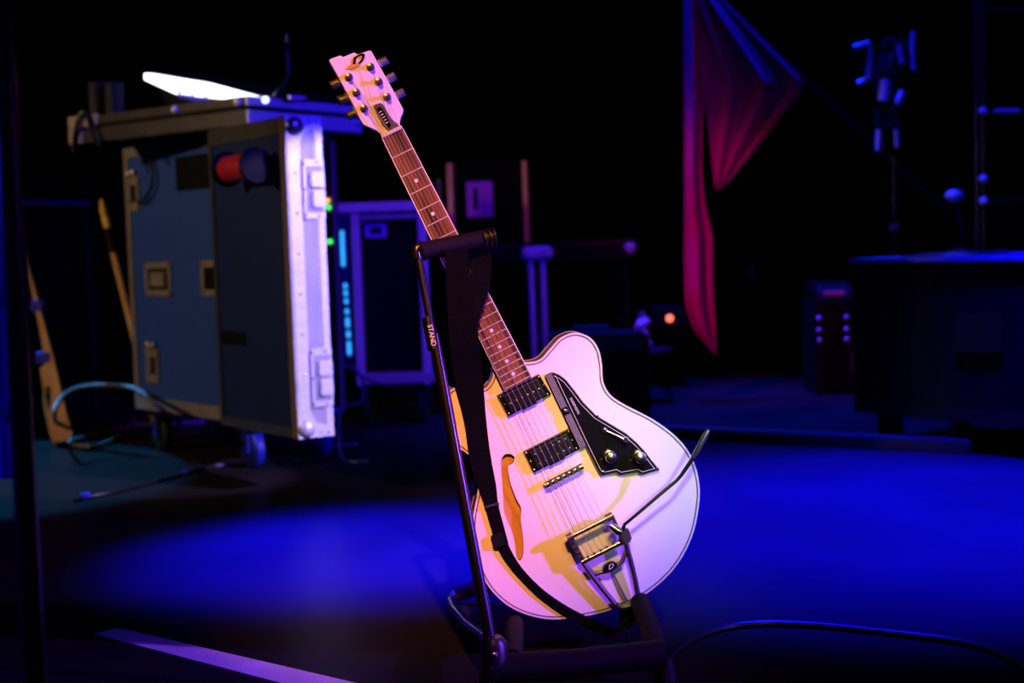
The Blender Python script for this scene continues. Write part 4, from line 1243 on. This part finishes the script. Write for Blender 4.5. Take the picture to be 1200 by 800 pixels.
# black trunk with glossy rounded top and rivets beside the road case
kb0 = G(985, 462)
tk = thing('equipment_trunk', 'small black trunk with a glossy rounded top corner and rivets', 'trunk', loc=kb0)
kx0, kx1 = W(957, 400, kb0.y).x, W(1030, 400, kb0.y).x
kz = W(980, 331, kb0.y).z
MB().box(((kx0 + kx1) / 2, kb0.y + 0.16, kz * 0.42), (kx1 - kx0, 0.32, kz * 0.84)).build('trunk_body', 'voidblack', tk, bevel=0.012)
mb = MB()
prof = []
for k in range(9):
    t = math.pi / 2 * k / 8
    prof.append((kb0.y + 0.10 - 0.10 * math.cos(t), kz * 0.82 + kz * 0.18 * math.sin(t)))
prof += [(kb0.y + 0.31, kz), (kb0.y + 0.31, kz * 0.82)]
nn = len(prof)
xa, xb = kx0 + 0.008, kx0 + 0.165
mb.add([(xa, y, z) for y, z in prof] + [(xb, y, z) for y, z in prof], [tuple(range(nn)), tuple(reversed(range(nn, 2 * nn)))] + [(i, (i + 1) % nn, nn + (i + 1) % nn, nn + i) for i in range(nn)])
lidk = mb.build('glossy_cap', 'blacksteel', tk, smooth=True)
MB().box((kx0 + 0.085, kb0.y + 0.018, kz * 0.90), (0.10, 0.03, 0.025)).build('cap_handle', 'alushade', lidk, bevel=0.006)
for x in (kx0 + 0.012, kx0 + 0.135):
    for py in (372, 386, 398):
        z_ = W(975, py, kb0.y).z
        MB().lathe((x, kb0.y, z_), (0, -1, 0), [(0.009, 0), (0.008, 0.004), (0.004, 0.007)], 10).build('rivet', 'alu', tk, smooth=True)
z_ = W(1001, 425, kb0.y).z
MB().box((W(1001, 425, kb0.y).x, kb0.y - 0.004, z_), (0.014, 0.008, 0.10)).build('corner_strip', 'alushade', tk, bevel=0.003)

# stage lamp on a thin stand
LY = 6.0
sx = W(1048, 230, LY)
lamp = thing('stage_lamp', 'unlit stage lamp with bracket on a thin stand with red collar', 'stage lamp', loc=(sx.x, LY, 0))
MB().tube([(sx.x, LY, 0.01), (sx.x, LY, W(1045, 180, LY).z)], 0.008, 10).build('stand_pole', 'blacksteel', lamp, smooth=True)
rp = W(1045, 267, LY)
MB().lathe((sx.x, LY, rp.z - 0.012), Z, [(0.012, 0), (0.021, 0.003), (0.021, 0.022), (0.012, 0.025)], 14).build('red_collar', 'ledred' if False else 'red', lamp, smooth=True)
for k in range(3):
    t = 2 * math.pi * k / 3
    MB().tube([(sx.x, LY, 0.20), (sx.x + 0.22 * math.cos(t), LY + 0.22 * math.sin(t), 0.008)], 0.008, 8).build('tripod_leg', 'blacksteel', lamp)


def pxbar(name, pts, r, m='alushade', y=LY, n=10):
    return MB().tube([W(px, py, y) for px, py in pts], r, n).build(name, m, lamp, smooth=True)


pxbar('yoke_bracket', [(1000, 56), (1017, 51), (1020, 60), (1018, 92), (1005, 98)], 0.013, y=LY - 0.06)
pxbar('yoke_bracket', [(1070, 37), (1069, 60), (1070, 82)], 0.010, y=LY - 0.04)
MB().lathe(W(1036, 118, LY), W(1050, 42, LY) - W(1036, 118, LY), [(0.03, 0), (0.055, 0.03), (0.060, 0.12), (0.052, 0.19), (0.06, 0.20), (0.06, 0.24), (0.03, 0.26)], 20).build('lamp_can', 'blacksteel', lamp, smooth=True)
pxbar('focus_knob', [(1037, 94), (1034, 118)], 0.022, 'alu', LY - 0.07, 14)
pxbar('focus_knob', [(1058, 107), (1051, 122)], 0.015, 'alushade', LY - 0.07, 12)
pxbar('can_rib', [(1053, 52), (1057, 74)], 0.012, 'alushade', LY - 0.065, 10)
pxbar('clamp', [(1030, 152), (1029, 176)], 0.012, 'alushade', LY - 0.02)
pxbar('clamp', [(1050, 152), (1051, 172)], 0.010, 'alushade', LY - 0.02)
MB().box(W(1040, 138, LY), (0.10, 0.05, 0.11)).build('clamp_block', 'blackplastic', lamp, bevel=0.01)

# metal frame rack
FYR = 5.75
fx = W(1148, 130, FYR).x
fx2 = W(1256, 130, FYR).x
fr = thing('metal_rack', 'black metal pipe rack with cross bars behind the road case', 'rack', loc=((fx + fx2) / 2, FYR, 0))
for x in (fx, fx2):
    for dx in (-0.013, 0.013):
        MB().tube([(x + dx, FYR, 0.0), (x + dx, FYR, 2.05)], 0.010, 10).build('upright', 'blacksteel', fr, smooth=True)
for py in (131, 236, 12):
    z_ = W(1150, py, FYR).z
    MB().tube([(fx, FYR, z_), (fx2, FYR, z_)], 0.010, 10).build('cross_bar', 'blacksteel', fr, smooth=True)
for py in (131, 210, 236):
    z_ = W(1150, py, FYR).z
    MB().lathe((fx + 0.006, FYR - 0.03, z_), (0, -1, 0), [(0.016, -0.03), (0.016, 0), (0.010, 0.008), (0.004, 0.010)], 12).build('clamp_bolt', 'alushade', fr, smooth=True)
MB().tube([W(1165, 130, FYR - 0.012), W(1195, 129.5, FYR - 0.012)], 0.008, 8).build('bar_sleeve', 'alushade', fr, smooth=True)
# dome microphone on a gooseneck standing on the road case
dm = W(1118, 230, 5.25)
ms = thing('desk_microphone', 'round headed microphone on a thin gooseneck on the road case', 'microphone', loc=(dm.x + 0.02, dm.y, RZ))
MB().lathe(dm - Z * 0.02, Z, [(0.008, 0), (0.022, 0.008), (0.034, 0.02), (0.032, 0.03), (0.02, 0.042), (0.004, 0.046)], 16).build('microphone_head', 'alushade', ms, smooth=True)
MB().tube(spline([Vector((dm.x + 0.02, dm.y, RZ + 0.01)), Vector((dm.x + 0.03, dm.y, RZ + 0.08)), Vector((dm.x + 0.01, dm.y, dm.z - 0.05)), dm - Z * 0.018], 4, False), 0.005, 8).build('gooseneck', 'blacksteel', ms, smooth=True)
MB().lathe((dm.x + 0.02, dm.y, RZ), Z, [(0.045, 0), (0.045, 0.010), (0.02, 0.018)], 18).build('microphone_base', 'blackplastic', ms, smooth=True)
# small clip on the curtain
cpn = W(880, 319, 7.5)
ck = thing('curtain_clip', 'small shiny spring clip pinched on the black curtain', 'clip', loc=cpn)
MB().hexa([cpn + Vector((x, y, z)) for y in (0.0, 0.05) for x, z in ((-0.022, -0.008), (0.018, -0.045), (0.022, 0.045), (-0.004, 0.036))]).build('clip_jaw', 'alushade', ck, bevel=0.004)
MB().tube([cpn + Vector((-0.03, -0.004, 0.01)), cpn + Vector((0.01, -0.006, 0.0))], 0.008, 8).build('clip_spring', 'alu', ck, smooth=True)

# ================================================================== left side: poles, props, cables
nd = 1.55
ns_ = thing('boom_stand', 'near black stand pole with clamps at the stage edge', 'stand pole', loc=Vector((W(40, 900, nd).x, nd, 0)))
b0 = Vector((W(46, 900, nd).x, nd, 0))
pole_top = W(4, 60, nd)
pole_bot = W(46, 905, nd)
pole_bot = pole_bot + (pole_bot - pole_top) * ((pole_bot.z - 0.012) / (pole_top.z - pole_bot.z))
pole_top2 = pole_top + (pole_top - pole_bot) * 0.15
MB().tube([pole_bot, pole_top2], 0.0125, 14).build('pole', 'blacksteel', ns_, smooth=True)
MB().tube([W(-8, 60, nd + 0.06), W(8, 560, nd + 0.06)], 0.0085, 10).build('side_tube', 'bluelit', ns_, smooth=True)  # black tube, its blue rim light painted as colour
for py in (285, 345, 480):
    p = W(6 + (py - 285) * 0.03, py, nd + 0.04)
    MB().box(p, (0.020, 0.03, 0.028)).build('clamp', 'bluelit', ns_, bevel=0.006)  # blue light on the clamps painted in as well
for k in range(3):
    t = 2 * math.pi * k / 3 + 0.9
    MB().tube([pole_bot + Z * 0.10, Vector((pole_bot.x + 0.16 * math.cos(t), pole_bot.y + 0.16 * math.sin(t), 0.008))], 0.008, 8).build('tripod_leg', 'blacksteel', ns_)

# leaning wooden pole with yellow cap by the case
wp = thing('leaning_pole', 'pale wooden pole with black grip and yellow cap leaning by the blue case', 'pole', loc=G(186, 515))
q0, q1 = W(133, 291, 5.35), W(160, 400, 5.45)
dd = (q1 - q0).normalized()
qb_ = q0 + dd * (q0.z - 0.0) / (-dd.z)
MB().tube([q0, q0 + (qb_ - q0) * 0.55, qb_], [0.016, 0.017, 0.017], 12).build('pole_shaft', 'wood', wp, smooth=True)
MB().tube([q0 - dd * 0.085, q0 + dd * 0.01], 0.020, 12).build('grip', 'rubber', wp, smooth=True)
yc = MB().tube([q0 - dd * 0.13, q0 - dd * 0.122, q0 - dd * 0.085], [0.010, 0.016, 0.016], 12).build('pole_cap', 'yellowcap', wp, smooth=True)
MB().tube([q0 - dd * 0.19, q0 - dd * 0.145, q0 - dd * 0.13], [0.006, 0.017, 0.014], 12).build('cap_tip', 'yellowcap', yc, smooth=True)

# tapered board with hand hole
bd_ = thing('wooden_board', 'tapered wooden board with oval hand hole and blue tape bands leaning upright', 'wooden board', loc=G(54, 524))
BY = 5.4
outl = [(12, 298), (16, 318), (26, 356), (36, 395), (45, 430), (52, 462), (58, 490), (66, 517), (60, 524), (42, 527), (38, 515), (32, 470), (27, 436), (33, 432), (30, 405), (22, 362), (14, 325)]
hole = [(44, 455), (50, 456), (51, 475), (48, 488), (43, 480), (41, 465)]
ip = [W(px, py, BY + (py - 298) * -0.0006) for px, py in outl]
base = ip[9]
exx = Vector((1, 0, 0))
pl2 = [Vector((p.x - base.x, p.z - base.z, 0)) for p in ip]
hl2 = [Vector((W(px, py, BY).x - base.x, W(px, py, BY).z - base.z, 0)) for px, py in hole]
tris = tessellate_polygon([pl2, hl2])
flat = pl2 + hl2


def bpt(p, off):
    return Vector((base.x + p.x, G(54, 524).y + p.y * 0.16 + off, max(p.y + base.z, 0.0)))


nf = len(flat)
vs = [bpt(p, 0) for p in flat] + [bpt(p, 0.024) for p in flat]
fs = [tuple(t) for t in tris] + [tuple(i + nf for i in reversed(t)) for t in tris]
n1 = len(pl2)
fs += [(i, (i + 1) % n1, nf + (i + 1) % n1, nf + i) for i in range(n1)]
n2 = len(hl2)
fs += [(n1 + i, n1 + (i + 1) % n2, nf + n1 + (i + 1) % n2, nf + n1 + i) for i in range(n2)]
MB().add(vs, fs).build('board', 'wood', bd_)
for px, py, w in ((24, 361, 0.050), (31, 424, 0.058)):
    p = W(px, py, BY - (py - 298) * 0.0006)
    MB().box((p.x, bpt(Vector((0, p.z - base.z, 0)), 0.012).y, p.z), (w, 0.034, 0.045)).build('tape_band', 'bluetape', bd_, bevel=0.004)

# distant thin rail
hr = thing('guard_rail', 'thin pale rail running level behind the leaning wooden props', 'rail', loc=(W(50, 237, 6.9).x, 6.9, 0))
MB().tube([W(-60, 237, 6.9), W(104, 238, 6.9)], 0.010, 8).build('rail_bar', 'greycable', hr, smooth=True)
for px in (-50, 100):
    p = W(px, 237, 6.9)
    MB().tube([Vector((p.x, 6.9, 0)), Vector((p.x, 6.9, p.z))], 0.007, 8).build('rail_post', 'rubber', hr)

# cables on the floor
pts = [G(215, 492, 0.02), G(190, 480, 0.22), W(160, 456, 5.2), W(125, 451, 5.25), W(92, 454, 5.25), W(72, 466, 5.2), W(64, 485, 5.1), G(68, 502, 0.03), G(82, 518, 0.012), G(105, 523, 0.012), G(130, 516, 0.012), G(148, 505, 0.012), G(158, 492, 0.012)]
tag(MB().tube(spline(pts, 5, False), 0.0085, 8).build('looped_cable', 'greycable', smooth=True), 'thick grey cable standing up in a loop beside the blue case', 'cable')
pts = [G(64, 520, 0.012), G(95, 514, 0.012), G(130, 504, 0.012), G(165, 498, 0.012), G(200, 497, 0.012), G(240, 494, 0.012)]
tag(MB().tube(spline(pts, 4, False), 0.011, 8).build('floor_cable', 'greycable', smooth=True), 'straight grey cable on the floor running under the blue case', 'cable')
pts = [G(88, 586, 0.006), G(100, 582, 0.006), G(130, 577, 0.006), G(170, 567, 0.006), G(205, 558, 0.006), G(250, 546, 0.006), G(290, 543, 0.006), G(320, 538, 0.006), G(370, 525, 0.006), G(420, 520, 0.006)]
fc = MB().tube(spline(pts, 4, False), 0.0055, 8).build('floor_cable', 'cable', smooth=True)
tag(fc, 'thin dark cable snaking across the floor before the blue case', 'cable')
for px, py in ((100, 582), (217, 555)):
    p = G(px, py, 0.007)
    MB().box(p + Z * 0.004, (0.028, 0.014, 0.016)).build('cable_tie', 'bluetape', fc, bevel=0.003)
pts = [G(800, 812, 0.006), G(786, 792, 0.006), G(783, 776, 0.006), G(797, 759, 0.006), G(830, 741, 0.006), G(880, 731, 0.006), G(950, 732, 0.006), G(1040, 741, 0.006), G(1120, 751, 0.006), G(1175, 766, 0.006), G(1215, 790, 0.006)]
tag(MB().tube(spline(pts, 6, False), 0.0062, 8).build('floor_cable', 'cable', smooth=True), 'black cable curving over the blue-lit floor away from the guitar stand', 'cable')
pts = [W(392, 432, 4.95), W(404, 428, 4.95), W(417, 433, 4.95), W(425, 447, 4.95), W(426, 462, 4.95), W(420, 472, 4.95), W(408, 474, 4.96)]
pts = pts + [W(398, 478, 4.97), G(400, 536, 0.01), G(430, 540, 0.008)]
tag(MB().tube(spline(pts, 4, False), 0.0055, 8).build('connector_cable', 'greycable', smooth=True), 'pale violet cable looping out from behind the case door', 'cable')
pts = [W(405, 432, 5.05), W(440, 448, 5.3), W(475, 462, 5.3), G(512, 500, 0.008), G(560, 510, 0.008)]
tag(MB().tube(spline(pts, 4, False), 0.004, 8).build('patch_cable', 'cable', smooth=True), 'thin dark lead sagging from the case to the floor', 'cable')
